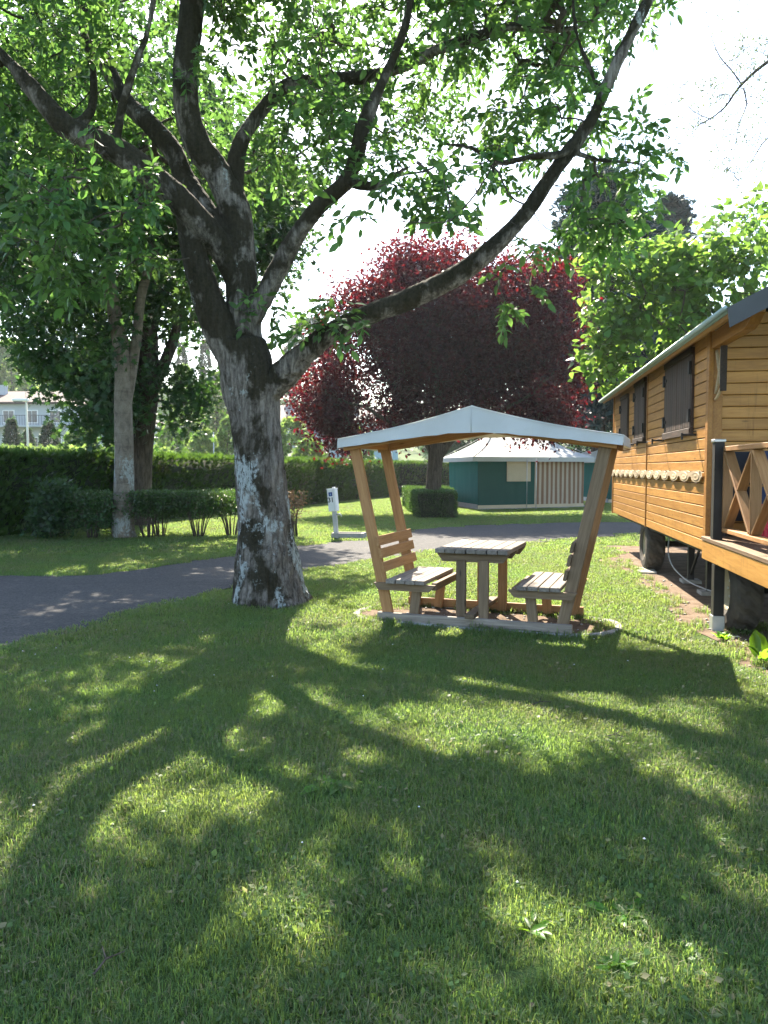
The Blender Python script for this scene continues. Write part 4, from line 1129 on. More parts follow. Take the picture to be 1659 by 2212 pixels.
# ------------------------------------------------------------------ picnic set with canopy
def build_picnic():
    t = thing('picnic_shelter', 'wooden picnic table with two facing benches under a white fabric canopy', 'picnic table', (SET_O[0], SET_O[1], 0), SET_A)
    cx = .035
    for y, m in ((-.492, GREYW), (.492, WARM)):
        bar('skid', t, (cx - .96, y, .062), (cx + .96, y, .062), .045, .092, m)
    bar('tie_board', t, (cx, -.56, .132), (cx, .56, .132), .095, .045, BROWNW)
    def px(side, z):
        return cx + side * (.845 + .39 * z / 1.8)
    for side in (-1, 1):
        for y, m in ((-.445, BROWNW if side > 0 else WARM), (.445, WARM)):
            bar('post', t, (px(side, .02), y, .02), (px(side, 1.82), y, 1.82), .045, .108, m, up=(1, 0, 0))
        # seat
        xs = cx + side * np.linspace(.445, .855, 5)
        st = bar('seat', t, (cx + side * .40, -.4, .375), (cx + side * .40, .42, .375), .05, .075, BROWNW)
        for y, m in ((-.492, BROWNW), (.492, WARM)):
            slab_pts = [(cx + side * .36, .405), (cx + side * .42, .335), (cx + side * .95, .335), (cx + side * 1.0, .405)]
            V = [(x, yy, z) for yy in (y - .022, y + .022) for x, z in slab_pts]
            obj('bearer', pymesh('bearer', V, [[0, 1, 2, 3], [7, 6, 5, 4], [0, 4, 5, 1], [1, 5, 6, 2], [2, 6, 7, 3], [3, 7, 4, 0]]), m, st)
        for i in range(4):
            x = (xs[i] + xs[i + 1]) / 2
            bar('plank', st, (x + rng.normal(0, .002), -.56 + rng.normal(0, .006), .43), (x, .52 + rng.normal(0, .006), .432), .094, .042, GREYW)
        for y, m in ((-.445, BROWNW), (.445, WARM)):
            bar('leg', t, (cx + side * .60, y, .02), (cx + side * .56, y, .37), .045, .095, m, up=(1, 0, 0))
        # backrest
        br = None
        for k, z in enumerate((.565, .70, .825)):
            x = px(side, z) - side * .072
            up = Vector((side * .39 / 1.8, 0, 1)).normalized()
            o = bar('backrest_slat' if br is None else 'backrest_slat', t, (x, -.53 + rng.normal(0, .005), z), (x, .52 + rng.normal(0, .005), z), .032, .098, WARM if side < 0 else BROWNW, up=up)
            br = o
    # table
    tt = bar('table_top', t, (cx, -.40, .67), (cx, .40, .67), .06, .06, BROWNW)
    for y in (-.43, 0, .43):
        V = [(x, yy, z) for yy in (y - .024, y + .024) for x, z in ((cx - .36, .73), (cx - .30, .645), (cx + .30, .645), (cx + .36, .73))]
        obj('batten', pymesh('batten', V, [[0, 1, 2, 3], [7, 6, 5, 4], [0, 4, 5, 1], [1, 5, 6, 2], [2, 6, 7, 3], [3, 7, 4, 0]]), BROWNW, tt)
    for i in range(7):
        x = cx - .36 + .72 * (i + .5) / 7
        bar('plank', tt, (x, -.52 + rng.normal(0, .006), .751), (x + rng.normal(0, .002), .51 + rng.normal(0, .006), .751), .094, .042, GREYW)
    for x in (cx - .11, cx + .115):
        for y, m in ((-.445, BROWNW), (.445, WARM)):
            bar('table_leg', t, (x, y, .02), (x, y, .66), .045, .095, m, up=(1, 0, 0))
    # roof frame
    zr = lambda x: 1.965 - .185 * abs(x - cx) / 1.25
    for y in (-.492, .492):
        for side in (-1, 1):
            bar('rafter', t, (cx + side * 1.33, y, zr(cx + 1.33) - .0), (cx + side * .02, y, zr(cx)), .04, .085, WARM)
    for side in (-1, 1):
        bar('cross_beam', t, (cx + side * 1.20, -.40, 1.80), (cx + side * 1.20, .40, 1.80), .045, .09, WARM)
    bar('ridge_beam', t, (cx, -.46, 2.02), (cx, .46, 2.02), .045, .1, WARM)
    for side in (-1, 1):
        bar('purlin', t, (cx + side * .65, -.46, 1.93), (cx + side * .65, .46, 1.93), .04, .06, WARM)
    # fabric: two sagging slopes, gable drops, eave drops
    nx, ny = 13, 7
    hx, hy = 1.365, .6
    V, F = [], []
    def topz(u):
        return 2.135 - (2.135 - 1.845) * abs(u) - .025 * math.sin(math.pi * abs(u))
    us = np.linspace(-1, 1, 2 * nx - 1)
    for v in np.linspace(-1, 1, ny):
        for u in us:
            sag = .018 * (1 - v * v) * math.sin(math.pi * min(1, abs(u) * 1.0)) * (1 if abs(u) < .98 else 0)
            V.append((cx + .02 + hx * u, hy * v, topz(u) - sag))
    w = len(us)
    for j in range(ny - 1):
        for i in range(w - 1):
            F.append([j * w + i, j * w + i + 1, (j + 1) * w + i + 1, (j + 1) * w + i])
    for row, y in ((0, -hy - .004), (ny - 1, hy + .004)):
        s = len(V)
        for u in us:
            low = 1.885 - .13 * max(0, (abs(u) - .12) / .88) ** 1.1 + .004 * math.sin(u * 31)
            V.append((cx + .02 + hx * u, y + .006 * math.sin(u * 17), low))
        for i in range(w - 1):
            q = [row * w + i, row * w + i + 1, s + i + 1, s + i]
            F.append(q if row else q[::-1])
    for sgn, c0 in ((-1, 0), (1, w - 1)):
        s = len(V)
        for v in np.linspace(-1, 1, ny):
            V.append((cx + .02 + sgn * (hx + .006), hy * v, 1.755 + .004 * math.sin(v * 9)))
        for j in range(ny - 1):
            q = [j * w + c0, (j + 1) * w + c0, s + j + 1, s + j]
            F.append(q if sgn < 0 else q[::-1])
    o = obj('roof_cover', pymesh('roof_cover', V, F), PVC, t)
    md = o.modifiers.new('thick', 'SOLIDIFY'); md.thickness = .006; md.offset = 1
    tube_obj('seam', o, [(cx + .02 + hx * u, -hy - .009, topz(u) - .003) for u in us], .004, PVC, 5)
    tube_obj('seam', o, [(cx + .02, -hy - .012, 2.132), (cx + .02, -hy - .012, 1.89)], .004, PVC, 5)
    for u in (.0,):
        tube_obj('seam', o, [(cx + .02, -hy * .99, 2.139), (cx + .02, hy * .99, 2.139)], .004, PVC, 5)
build_picnic()

def build_edging():
    t = thing('concrete_edging', 'pale concrete edging curving round the picnic table', 'edging', (SET_O[0], SET_O[1], 0), SET_A)
    P = stad + stad[:1]
    P = np.array(catmull([(*p, 0) for p in P], .05))[:, :2]
    L = np.concatenate([[0], np.cumsum(np.linalg.norm(np.diff(P, axis=0), axis=1))])
    n = 11
    for k in range(n):
        s0, s1 = L[-1] * k / n + .006, L[-1] * (k + 1) / n - .006
        ss = np.linspace(s0, s1, 9)
        c = np.column_stack([np.interp(ss, L, P[:, 0]), np.interp(ss, L, P[:, 1])])
        T = np.gradient(c, axis=0); T /= np.linalg.norm(T, axis=1)[:, None]; nn = np.column_stack([-T[:, 1], T[:, 0]])
        dz = rng.normal(0, .006)
        V = []
        for q, z in ((-.035, -.05), (-.035, .014), (-.022, .024), (.022, .024), (.035, .014), (.035, -.05)):
            V += [(*(c[i] + nn[i] * q), z + dz) for i in range(9)]
        F = [[a * 9 + i, a * 9 + i + 1, (a + 1) * 9 + i + 1, (a + 1) * 9 + i] for a in range(5) for i in range(8)]
        F += [[a * 9 for a in range(6)], [a * 9 + 8 for a in range(5, -1, -1)]]
        obj('kerb_piece', pymesh('kerb_piece', V, F), CONC, t)
build_edging()

# ------------------------------------------------------------------ wooden caravan
def build_caravan():
    t = thing('wooden_caravan', 'honey wooden caravan on wheels with dark shutters and an open porch', 'caravan', (CAR_O[0], CAR_O[1], 0), CAR_A)
    S0, S1, Z0, Z1, W = .5, 7.69, .70, 2.93, 2.45
    # inner walls
    wl = block('side_wall', t, (S0 + .06, -.09, Z0 + .01), (S1 - .01, -.022, Z1), plain('dark_wall_core', (.05, .028, .012), .9), .002)
    nb = 19
    hgt = (Z1 - .02 - Z0) / nb
    for i in range(nb):
        z = Z0 + hgt * (i + .5)
        for a, b in ((S0 + .07, 4.005), (4.06, S1 - .045)):
            bar('siding_board', wl, (a, -.011 + rng.normal(0, .0008), z), (b, -.011, z), .022, hgt - .009, SIDING, b=.005)
    block('corner_trim', wl, (S0 - .035, -.03, Z0 - .02), (S0 + .068, .018, Z1 + .02), TRIM, .005)
    block('joint_trim', wl, (4.007, -.02, Z0 - .005), (4.058, .012, Z1), TRIM, .004)
    block('far_corner_trim', wl, (S1 - .043, -.03, Z0 - .01), (S1 + .02, .016, Z1), TRIM, .004)
    bw = block('back_wall', t, (S0 + .06, -W, Z0 + .01), (S1, -W + .06, Z1), SIDING, .002)
    block('far_end_wall', t, (S1 - .06, -W + .07, Z0 + .01), (S1 - .012, -.1, 3.2), SIDING, .002)
    # roof profile: steep at the eaves, flat on top
    ey, ez, ry, rz = .24, 2.845, -W / 2, 3.62
    th = np.linspace(0, 1, 8)
    prof = [(ey + (ry - ey) * u, ez + (rz - ez) * u) for u in th]
    prof = prof + [(2 * ry - y, z) for y, z in prof[:-1][::-1]]
    def roof_z(y):
        ys = [p[0] for p in prof][::-1]; zs = [p[1] for p in prof][::-1]
        return float(np.interp(y, ys, zs))
    # porch end wall
    ew = block('porch_wall', t, (S0 + .05, -W + .07, .88), (S0 + .075, -.1, Z1 - .05), plain('porch_wall_core', (.05, .028, .012), .9), .002)
    z = .885
    while z < 3.5:
        zc = z + .058
        yl = -.055
        if zc > 2.8:
            ys = np.linspace(0, -W / 2, 60)
            ok = [y for y in ys if roof_z(y) > zc + .1]
            if not ok:
                break
            yl = min(-.055, ok[0] - .02)
        bar('siding_board', ew, (S0 + .036, yl, zc), (S0 + .036, -W - yl, zc), .022, .112, SIDING, b=.006)
        z += .117
    block('porch_corner_trim', ew, (S0 + .0, -.125, .87), (S0 + .024, -.032, Z1 - .1), TRIM, .004)
    # roof
    sa, sb = -1.0, 7.95
    V = []
    for s in (sa, sb):
        V += [(s, y, z_) for y, z_ in prof]
    n = len(prof)
    F = [[i, i + 1, n + i + 1, n + i] for i in range(n - 1)]
    rf = obj('roof', pymesh('roof', V, [f[::-1] for f in F]), ROOFG, t)
    md = rf.modifiers.new('thick', 'SOLIDIFY'); md.thickness = .03; md.offset = 1
    tube_obj('gutter_edge', rf, [(sa, ey + .012, ez + .01), (sb, ey + .012, ez + .01)], .022, plain('pale_green_edge', (.34, .42, .39), .4, .1, metal=.2), 6)
    # soffit boards under the eave
    for k in range(3):
        y = ey - .045 - k * .085
        bar('soffit_board', rf, (sa + .03, y, roof_z(y) - .028), (sb - .03, y, roof_z(y) - .028), .08, .014, TRIM, up=(0, -.6 if k else -.9, 1))
    # grey barge boards and porch ceiling
    V = []
    for s in (sa - .03, sa - .004):
        V += [(s, y, z_ + .01) for y, z_ in prof] + [(s, y + (-.02 if y > ry else .02), z_ - .15) for y, z_ in prof]
    F = [[i, i + 1, n + i + 1, n + i] for i in range(n - 1)] + [[2 * n + n + i, 2 * n + n + i + 1, 2 * n + i + 1, 2 * n + i] for i in range(n - 1)]
    F += [[n + i, n + i + 1, 3 * n + i + 1, 3 * n + i] for i in range(n - 1)] + [[0, n, 3 * n, 2 * n]]
    obj('barge_board', pymesh('barge_board', V, F), ROOFE, rf)
    for y in np.linspace(-.35, -W + .35, 16):
        bar('ceiling_board', rf, (sa + .02, y, roof_z(y) - .02), (S0 + .03, y, roof_z(y) - .02), .10, .014, TRIM)
    # top plate over the porch, with shaped end
    for y0, y1 in ((-.1, -.004), (-W + .004, -W + .1)):
        pl = [(S0 - .036, 2.745), (S0 - .036, 2.90), (-.86, 2.90), (-.86, 2.845), (-.70, 2.77), (-.60, 2.745)]
        V = [(s, yy, z_) for yy in (y0, y1) for s, z_ in pl]
        m_ = len(pl)
        obj('porch_beam', pymesh('porch_beam', V, [list(range(m_))[::-1], list(range(m_, 2 * m_))] + [[i, (i + 1) % m_, m_ + (i + 1) % m_, m_ + i] for i in range(m_)]), TRIM, t)
    # carved bracket under the beam
    br = block('bracket', t, (S0 - .30, -.085, 2.30), (S0 - .275, -.025, 2.735), SHUT, .003)
    for pts in ([(S0 - .04, -.05, 2.72), (S0 - .10, -.05, 2.6), (S0 - .20, -.05, 2.45), (S0 - .24, -.05, 2.33)], [(S0 - .22, -.05, 2.73), (S0 - .20, -.05, 2.58), (S0 - .12, -.05, 2.42), (S0 - .03, -.05, 2.30)], [(S0 - .02, -.05, 2.24), (S0 - .10, -.05, 2.26), (S0 - .2, -.05, 2.31), (S0 - .27, -.05, 2.36)]):
        tube_obj('lattice', br, pts, [.014, .016, .014], PALEW, 6, .04)
    # windows with closed shutters
    def window(s0, s1, z0, z1, leaves, lab):
        f = block('window', t, (s0 - .03, -.004, z1 - .0), (s1 + .03, .045, z1 + .07), SHUT, .004)
        f['label'] = lab
        block('sill', f, (s0 - .04, -.004, z0 - .085), (s1 + .04, .05, z0 - .005), SHUT, .004)
        block('frame', f, (s0 - .035, -.003, z0 - .003), (s0 - .002, .03, z1 - .002), SHUT, .003)
        block('frame', f, (s1 + .002, -.003, z0 - .003), (s1 + .035, .03, z1 - .002), SHUT, .003)
        w = (s1 - s0) / leaves
        for k in range(leaves):
            a, b = s0 + w * k + .008, s0 + w * (k + 1) - .008
            npl = max(3, int(round((b - a) / .125)))
            for i in range(npl):
                x0, x1 = a + (b - a) * i / npl + .002, a + (b - a) * (i + 1) / npl - .002
                bar('shutter_plank', f, ((x0 + x1) / 2, .02, z0 + .004), ((x0 + x1) / 2, .02, z1 - .004), x1 - x0, .024, SHUT, up=(0, 1, 0), b=.004)
            hx = a if k == 0 else b
            if leaves == 1:
                hx = b
            for zz in (z0 + .13, z1 - .15):
                block('hinge', f, (hx - .03, .033, zz - .07), (hx + .03, .058, zz + .07), BLACK, .003)
                block('strap', f, (min(hx, hx + (.12 if hx == a else -.12)), .034, zz - .018), (max(hx, hx + (.12 if hx == a else -.12)), .042, zz + .018), BLACK, .002)
        for sx in (s0 - .16, s1 + .16):
            block('shutter_stop', f, (sx - .012, -.01, z0 - .10), (sx + .012, .15, z0 - .075), BLACK, .003)
            block('shutter_stop', f, (sx - .012, .135, z0 - .14), (sx + .012, .155, z0 - .065), BLACK, .003)
    window(1.19, 2.62, 2.0, 2.80, 2, 'near wide window with two closed dark shutters')
    window(4.17, 5.06, 2.02, 2.82, 2, 'middle window with two narrow dark shutters')
    window(5.84, 6.6, 2.06, 2.74, 1, 'far small window with one dark shutter')
    tube_obj('cable', t, [(1.0, .012, 1.95), (2.7, .012, 1.945), (4.0, .016, 1.93), (5.6, .012, 1.955), (6.7, .012, 1.96)], .005, BLACK, 5, .3)
    # scalloped frieze
    s = np.linspace(S0 + .08, S1 + .03, 300)
    per = .555
    ph = ((s - (S0 + .08)) / per) % 1
    bumpv = np.sqrt(np.clip(1 - ((ph - .5) / .40) ** 2, 0, 1))
    top = 1.515 + .012 * bumpv
    bot = 1.462 - .058 * bumpv
    V = [(a, .016, b) for a, b in zip(s, bot)] + [(a, .016, b) for a, b in zip(s, top)] + [(a, .034, b) for a, b in zip(s, bot)] + [(a, .034, b) for a, b in zip(s, top)]
    m_ = len(s)
    F = []
    for i in range(m_ - 1):
        F += [[2 * m_ + i + 1, 2 * m_ + i, 3 * m_ + i, 3 * m_ + i + 1], [m_ + i, m_ + i + 1, 3 * m_ + i + 1, 3 * m_ + i][::-1], [i, i + 1, 2 * m_ + i + 1, 2 * m_ + i]]
    fz = obj('frieze', pymesh('frieze', V, F), PALEW, t)
    a = np.linspace(0, 2 * math.pi, 25)[:-1]
    rose = None
    for k in range(13):
        sc_ = S0 + .08 + per * (k + .5)
        if sc_ > S1 - .1:
            break
        if rose is None:
            rv = [(math.cos(q) * .17, .0, math.sin(q) * .046) for q in a] + [(math.cos(q) * .155, .006, math.sin(q) * .042) for q in a] + [(math.cos(q) * .08, .004, math.sin(q) * .022) for q in a] + [(0, .008, 0)]
            rf_ = [[i + 24 * j, 24 * j + (i + 1) % 24, 24 * (j + 1) + (i + 1) % 24, 24 * (j + 1) + i][::-1] for j in range(2) for i in range(24)] + [[48 + i, 72, 48 + (i + 1) % 24] for i in range(24)]
            rose = pymesh('rosette', rv, rf_); rose.materials.append(PALEW)
        link(bpy.data.objects.new('rosette', rose), fz, Matrix.Translation((sc_, .033, 1.468)))
    # deck
    dk = bar('deck_beam', t, (S0 - .06, .03, .737), (-2.6, .03, .737), .045, .182, SIDING)
    bar('deck_beam', t, (S0 - .06, -W + .03, .735), (-2.6, -W + .03, .735), .045, .185, SIDING)
    block('floor_frame', t, (S0 + .08, -W + .06, .64), (S1 - .02, -.1, .70), DARKP, .003)
    for i in range(19):
        y = .06 - .065 - i * .131
        bar('deck_plank', dk, (S0 - .04, y, .85), (-2.62, y, .85), .126, .038, DECKW)
    for s_ in (.2, -.6, -1.4, -2.2):
        block('joist', dk, (s_, -W + .06, .65), (s_ + .06, .004, .826), BROWNW, .003)
    # railing
    rl = bar('railing', t, (.02, -.07, 1.735), (-2.55, -.07, 1.735), .095, .045, WARM)
    bar('lower_rail', rl, (.02, -.07, .965), (-2.55, -.07, .965), .095, .04, WARM)
    edges = [.02, -.83, -1.68, -2.53]
    for e in edges:
        bar('upright', rl, (e, -.07, .986), (e, -.07, 1.712), .09, .03, WARM, up=(1, 0, 0))
    for a_, b_ in zip(edges[:-1], edges[1:]):
        bar('diagonal', rl, (a_ - .03, -.068, 1.70), (b_ + .03, -.068, 1.0), .09, .028, WARM)
        bar('diagonal', rl, (a_ - .03, -.072, 1.0), (b_ + .03, -.072, 1.70), .082, .028, WARM)
    block('rail_post', t, (.04, -.04, .872), (.14, .048, 1.80), DARKP, .004)
    block('post_cap', t, (.03, -.05, 1.80), (.15, .058, 1.83), GALV, .006)
    block('support_post', t, (-.05, -.045, .13), (.05, .05, .64), DARKP, .004)
    block('post_shoe', t, (-.058, -.053, -.02), (.058, .058, .15), GALV, .004)
    block('support_post', t, (-2.4, -.14, -.02), (-2.3, -.04, .645), DARKP, .004)
    # wheels
    R_, Wd = .40, .27
    prof_t = [(.20, .02), (.25, -.005), (.33, .0), (.375, .02), (.397, .05), (.40, .09), (.40, .135), (.40, .18), (.397, .22), (.375, .25), (.33, .27), (.25, .275), (.20, .25)]
    V, F = lathe(prof_t, 60)
    V = np.array(V)
    rr = np.hypot(V[:, 0], V[:, 2])
    k_ = (np.arange(len(V)) % 60)
    cut = (rr > .385) & ((k_ + (V[:, 1] * 14).astype(int)) % 4 < 2)
    V[cut, 0] *= .962; V[cut, 2] *= .962
    tyre_me = pymesh('wheel', V, F); tyre_me.materials.append(RUBBER)
    Vr, Fr = lathe([(.0, .10), (.06, .095), (.065, .07), (.11, .075), (.15, .10), (.185, .06), (.215, .02), (.215, .25), (.0, .25)], 40)
    rim_me = pymesh('rim', Vr, Fr); rim_me.materials.append(RIMM)
    rim_me.polygons.foreach_set('use_smooth', np.ones(len(rim_me.polygons), bool))
    for s_, y0 in ((.1, -.075), (4.58, -.06), (.08, -W + .35), (4.58, -W + .35)):
        # profile height runs outward to inward: flip so the face looks outward
        o = link(bpy.data.objects.new('wheel', tyre_me), t, Matrix.Translation((s_, y0, R_ - .012)) @ Matrix.Rotation(math.pi, 4, 'Z'))
        r = link(bpy.data.objects.new('rim', rim_me), o)
        for q in range(6):
            an = q * math.pi / 3
            block('wheel_nut', r, (.088 * math.cos(an) - .012, .062, .088 * math.sin(an) - .012), (.088 * math.cos(an) + .012, .088, .088 * math.sin(an) + .012), GALV, .003)
    for y in (-.45, -W + .45):
        bar('chassis_rail', t, (-2.4, y, .585), (S1 - .2, y, .585), .08, .1, BLACK)
    for s_ in (.08, 4.58):
        tube_obj('axle', t, [(s_, -.2, R_), (s_, -W + .2, R_)], .045, BLACK, 8)
    for s_ in (3.2, 2.2):
        block('jack', t, (s_ - .04, -.5, .0), (s_ + .04, -.42, .54), BLACK, .004)
        block('jack_pad', t, (s_ - .12, -.58, .0), (s_ + .12, -.34, .05), CONC, .006)
    bar('jack_brace', t, (3.2, -.46, .1), (2.7, -.46, .54), .03, .03, BLACK)
    tube_obj('hose', t, [(4.1, -.35, .55), (3.9, -.3, .35), (3.5, -.28, .2), (3.0, -.3, .12), (2.5, -.35, .08), (1.9, -.5, .06)], .009, GREYP, 7, .08)
build_caravan()

# things left on the porch
def porch_chair(lab, s, y, mat_seat, lean):
    o = to_world(CAR_O, CAR_A, [(s, y)])[0]
    t = thing('folded_chair', lab, 'chair', (o[0], o[1], .869), CAR_A, 'folded chairs on the porch')
    for x in (-.02, .03):
        for yy in (-.22, .22):
            bar('leg', t, (x, yy, .01), (x + lean, yy, .86 if x > 0 else .62), .022, .022, BLACK)
    bar('seat', t, (.05, 0, .16), (.05 + lean * .5, 0, .5), .40, .03, mat_seat, up=(1, 0, 0))
    bar('backrest', t, (.055 + lean * .6, 0, .52), (.055 + lean, 0, .85), .42, .025, mat_seat, up=(1, 0, 0))
    for z in (.05, .6):
        bar('crossbar', t, (.03 + lean * z, -.22, z), (.03 + lean * z, .22, z), .018, .018, BLACK)
porch_chair('folded black chair leaning on the porch wall behind the first cross rail', .34, -.36, plain('black_sling', (.02, .02, .024), .8), .1)
porch_chair('folded navy chair leaning on the porch wall at the right edge', .13, -.62, plain('navy_sling', (.02, .03, .07), .8), .1)
def cool_box():
    o = to_world(CAR_O, CAR_A, [(-.14, -.43)])[0]
    t = thing('crate', 'red plastic crate on the porch boards behind the railing', 'crate', (o[0], o[1], .869), CAR_A)
    RED = plain('red_plastic', (.42, .02, .035), .4, .1)
    block('base', t, (-.2, -.15, 0), (.2, .15, .03), RED)
    for k, z in enumerate((.05, .13, .21, .29)):
        block('slat', t, (-.2, .14, z), (.2, .155, z + .055), RED); block('slat', t, (-.2, -.155, z), (.2, -.14, z + .055), RED)
        block('slat', t, (-.205, -.138, z), (-.19, .138, z + .055), RED); block('slat', t, (.19, -.138, z), (.205, .138, z + .055), RED)
    for x in (-.2, .17):
        for y in (-.136, .106):
            block('corner', t, (x, y, .03), (x + .03, y + .03, .36), RED)
cool_box()

# ------------------------------------------------------------------ canvas tents
def build_tent(name, label, A, B, C, eave=1.95, ridge=2.95):
    """A front left corner, B front right corner, C back left corner (ground points)"""
    A, B, C = (np.array(p, float) for p in (A, B, C))
    D = B + C - A
    L, Dp = np.linalg.norm(B - A), np.linalg.norm(C - A)
    ang = math.atan2(*(B - A)[::-1])
    t = thing(name, label, 'tent', (A[0], A[1], 0), ang)
    c, s = math.cos(-ang), math.sin(-ang)
    loc = lambda p: np.array([c * (p - A)[0] - s * (p - A)[1], s * (p - A)[0] + c * (p - A)[1]])
    a, b, d, e = loc(A), loc(B), loc(C), loc(D)
    def wall(nm, p, q, z0, z1, mat, amp=.035, parent=t, n=24, off=0.0, wl=4.0):
        V, F = [], []
        nv = 6
        u = (q - p) / np.linalg.norm(q - p); nn = np.array([u[1], -u[0]])
        for i in range(n + 1):
            for j in range(nv + 1):
                f = i / n; z = z0 + (z1 - z0) * j / nv
                pt = p + (q - p) * f + nn * (off + amp * noise.noise((f * np.linalg.norm(q - p) * wl, z * .8, p[0] + 3)) * (1 - .6 * j / nv))
                V.append((*pt, z))
        w = nv + 1
        for i in range(n):
            for j in range(nv):
                F.append([i * w + j, (i + 1) * w + j, (i + 1) * w + j + 1, i * w + j + 1])
        o = obj(nm, pymesh(nm, V, F), mat, parent, smooth=True)
        return o
    f1 = a + (b - a) * .0; f2 = a + (b - a) * .52; f3 = b
    fw = wall('front_wall', f1, f2, .16, eave + .05, TEAL_SHADE)
    wall('striped_panel', f2, f3, .16, eave + .05, STRIPE)
    wall('side_wall', a, d, .2, eave + .05, TEAL, .06)
    wall('back_wall', d, e, .1, eave + .05, TEAL_SHADE)
    wall('right_wall', e, b, .1, eave + .05, TEAL_SHADE)
    wall('skirt', f1, f3, -.01, .17, BEIGE, .03, off=.015)
    wall('skirt', a, d, -.01, .21, TENTW, .09, off=-.03)
    u = (b - a) / L
    # window flap with its frame
    w0, w1 = a + u * L * .255, a + u * L * .475
    y0 = -.05
    fl = bar('window_flap', t, (*(w0 + [0, y0]), 1.48), (*(w1 + [0, y0]), 1.48), .02, .85, BEIGE)
    for p in (w0, w1):
        bar('flap_pole', fl, (*(p + [0, y0 - .02]), .95), (*(p + [0, y0 - .02]), 1.94), .04, .04, PALEW)
    # roof: hipped, with a drooping valance
    ov = .32
    n_ = np.array([-u[1], u[0]])
    v = (d - a) / Dp
    cor = [a - u * ov - v * ov, b + u * ov - v * ov, e + u * ov + v * ov, d - u * ov + v * ov]
    m1 = (a + d) / 2 + u * 1.35; m2 = (b + e) / 2 - u * 1.35
    def strip(p, q, r1, r2, nu=14, nv=8):
        V, F = [], []
        for i in range(nu + 1):
            for j in range(nv + 1):
                f, g = i / nu, j / nv
                lo = p + (q - p) * f; hi = r1 + (r2 - r1) * f
                z = eave + (ridge - eave) * g - .09 * math.sin(math.pi * g) + .015 * noise.noise((f * 6, g * 3, p[0]))
                V.append((*(lo + (hi - lo) * g), z))
        w = nv + 1
        for i in range(nu):
            for j in range(nv):
                F.append([i * w + j, (i + 1) * w + j, (i + 1) * w + j + 1, i * w + j + 1])
        return np.array(V), np.array(F)
    V, F = join([strip(cor[0], cor[1], m1, m2), strip(cor[1], cor[2], m2, m2 + .001), strip(cor[2], cor[3], m2, m1), strip(cor[3], cor[0], m1, m1 + .001)])
    rf = obj('roof', big_mesh('roof', V, F, smooth=True), TENTW, t)
    for i in range(4):
        p, q = cor[i], cor[(i + 1) % 4]
        wall('valance', p, q, eave - .17, eave + .006, TENTW, .02, rf, 18, wl=2)
        bar('hip_seam', rf, (*p, eave + .01), (*(m1 if i in (0, 3) else m2), ridge + .012), .04, .012, TENTW)
    for p in (w0 + u * .75 + [0, -.9], w0 + u * .70 + [0, -.35]):
        tube_obj('awning_pole', t, [(*p, -.05), (*p, eave - .05)], .014, GALV, 7)
    slab('platform', t, [tuple(a - u * .15 - v * .15), tuple(b + u * .5 - v * .15), tuple(e + u * .5 + v * .2), tuple(d - u * .15 + v * .2)], -.05, .05, CONC)
    return t
build_tent('canvas_tent', 'teal and striped canvas bungalow tent with white hipped roof under the cedar', (3.5, 28.9), (7.95, 30.8), (2.75, 32.6), 1.98, 3.0)
build_tent('canvas_tent', 'second canvas tent mostly hidden, between canopy post and wooden caravan', (10.0, 34.5), (14.4, 36.2), (9.2, 38.2), 1.98, 3.0)

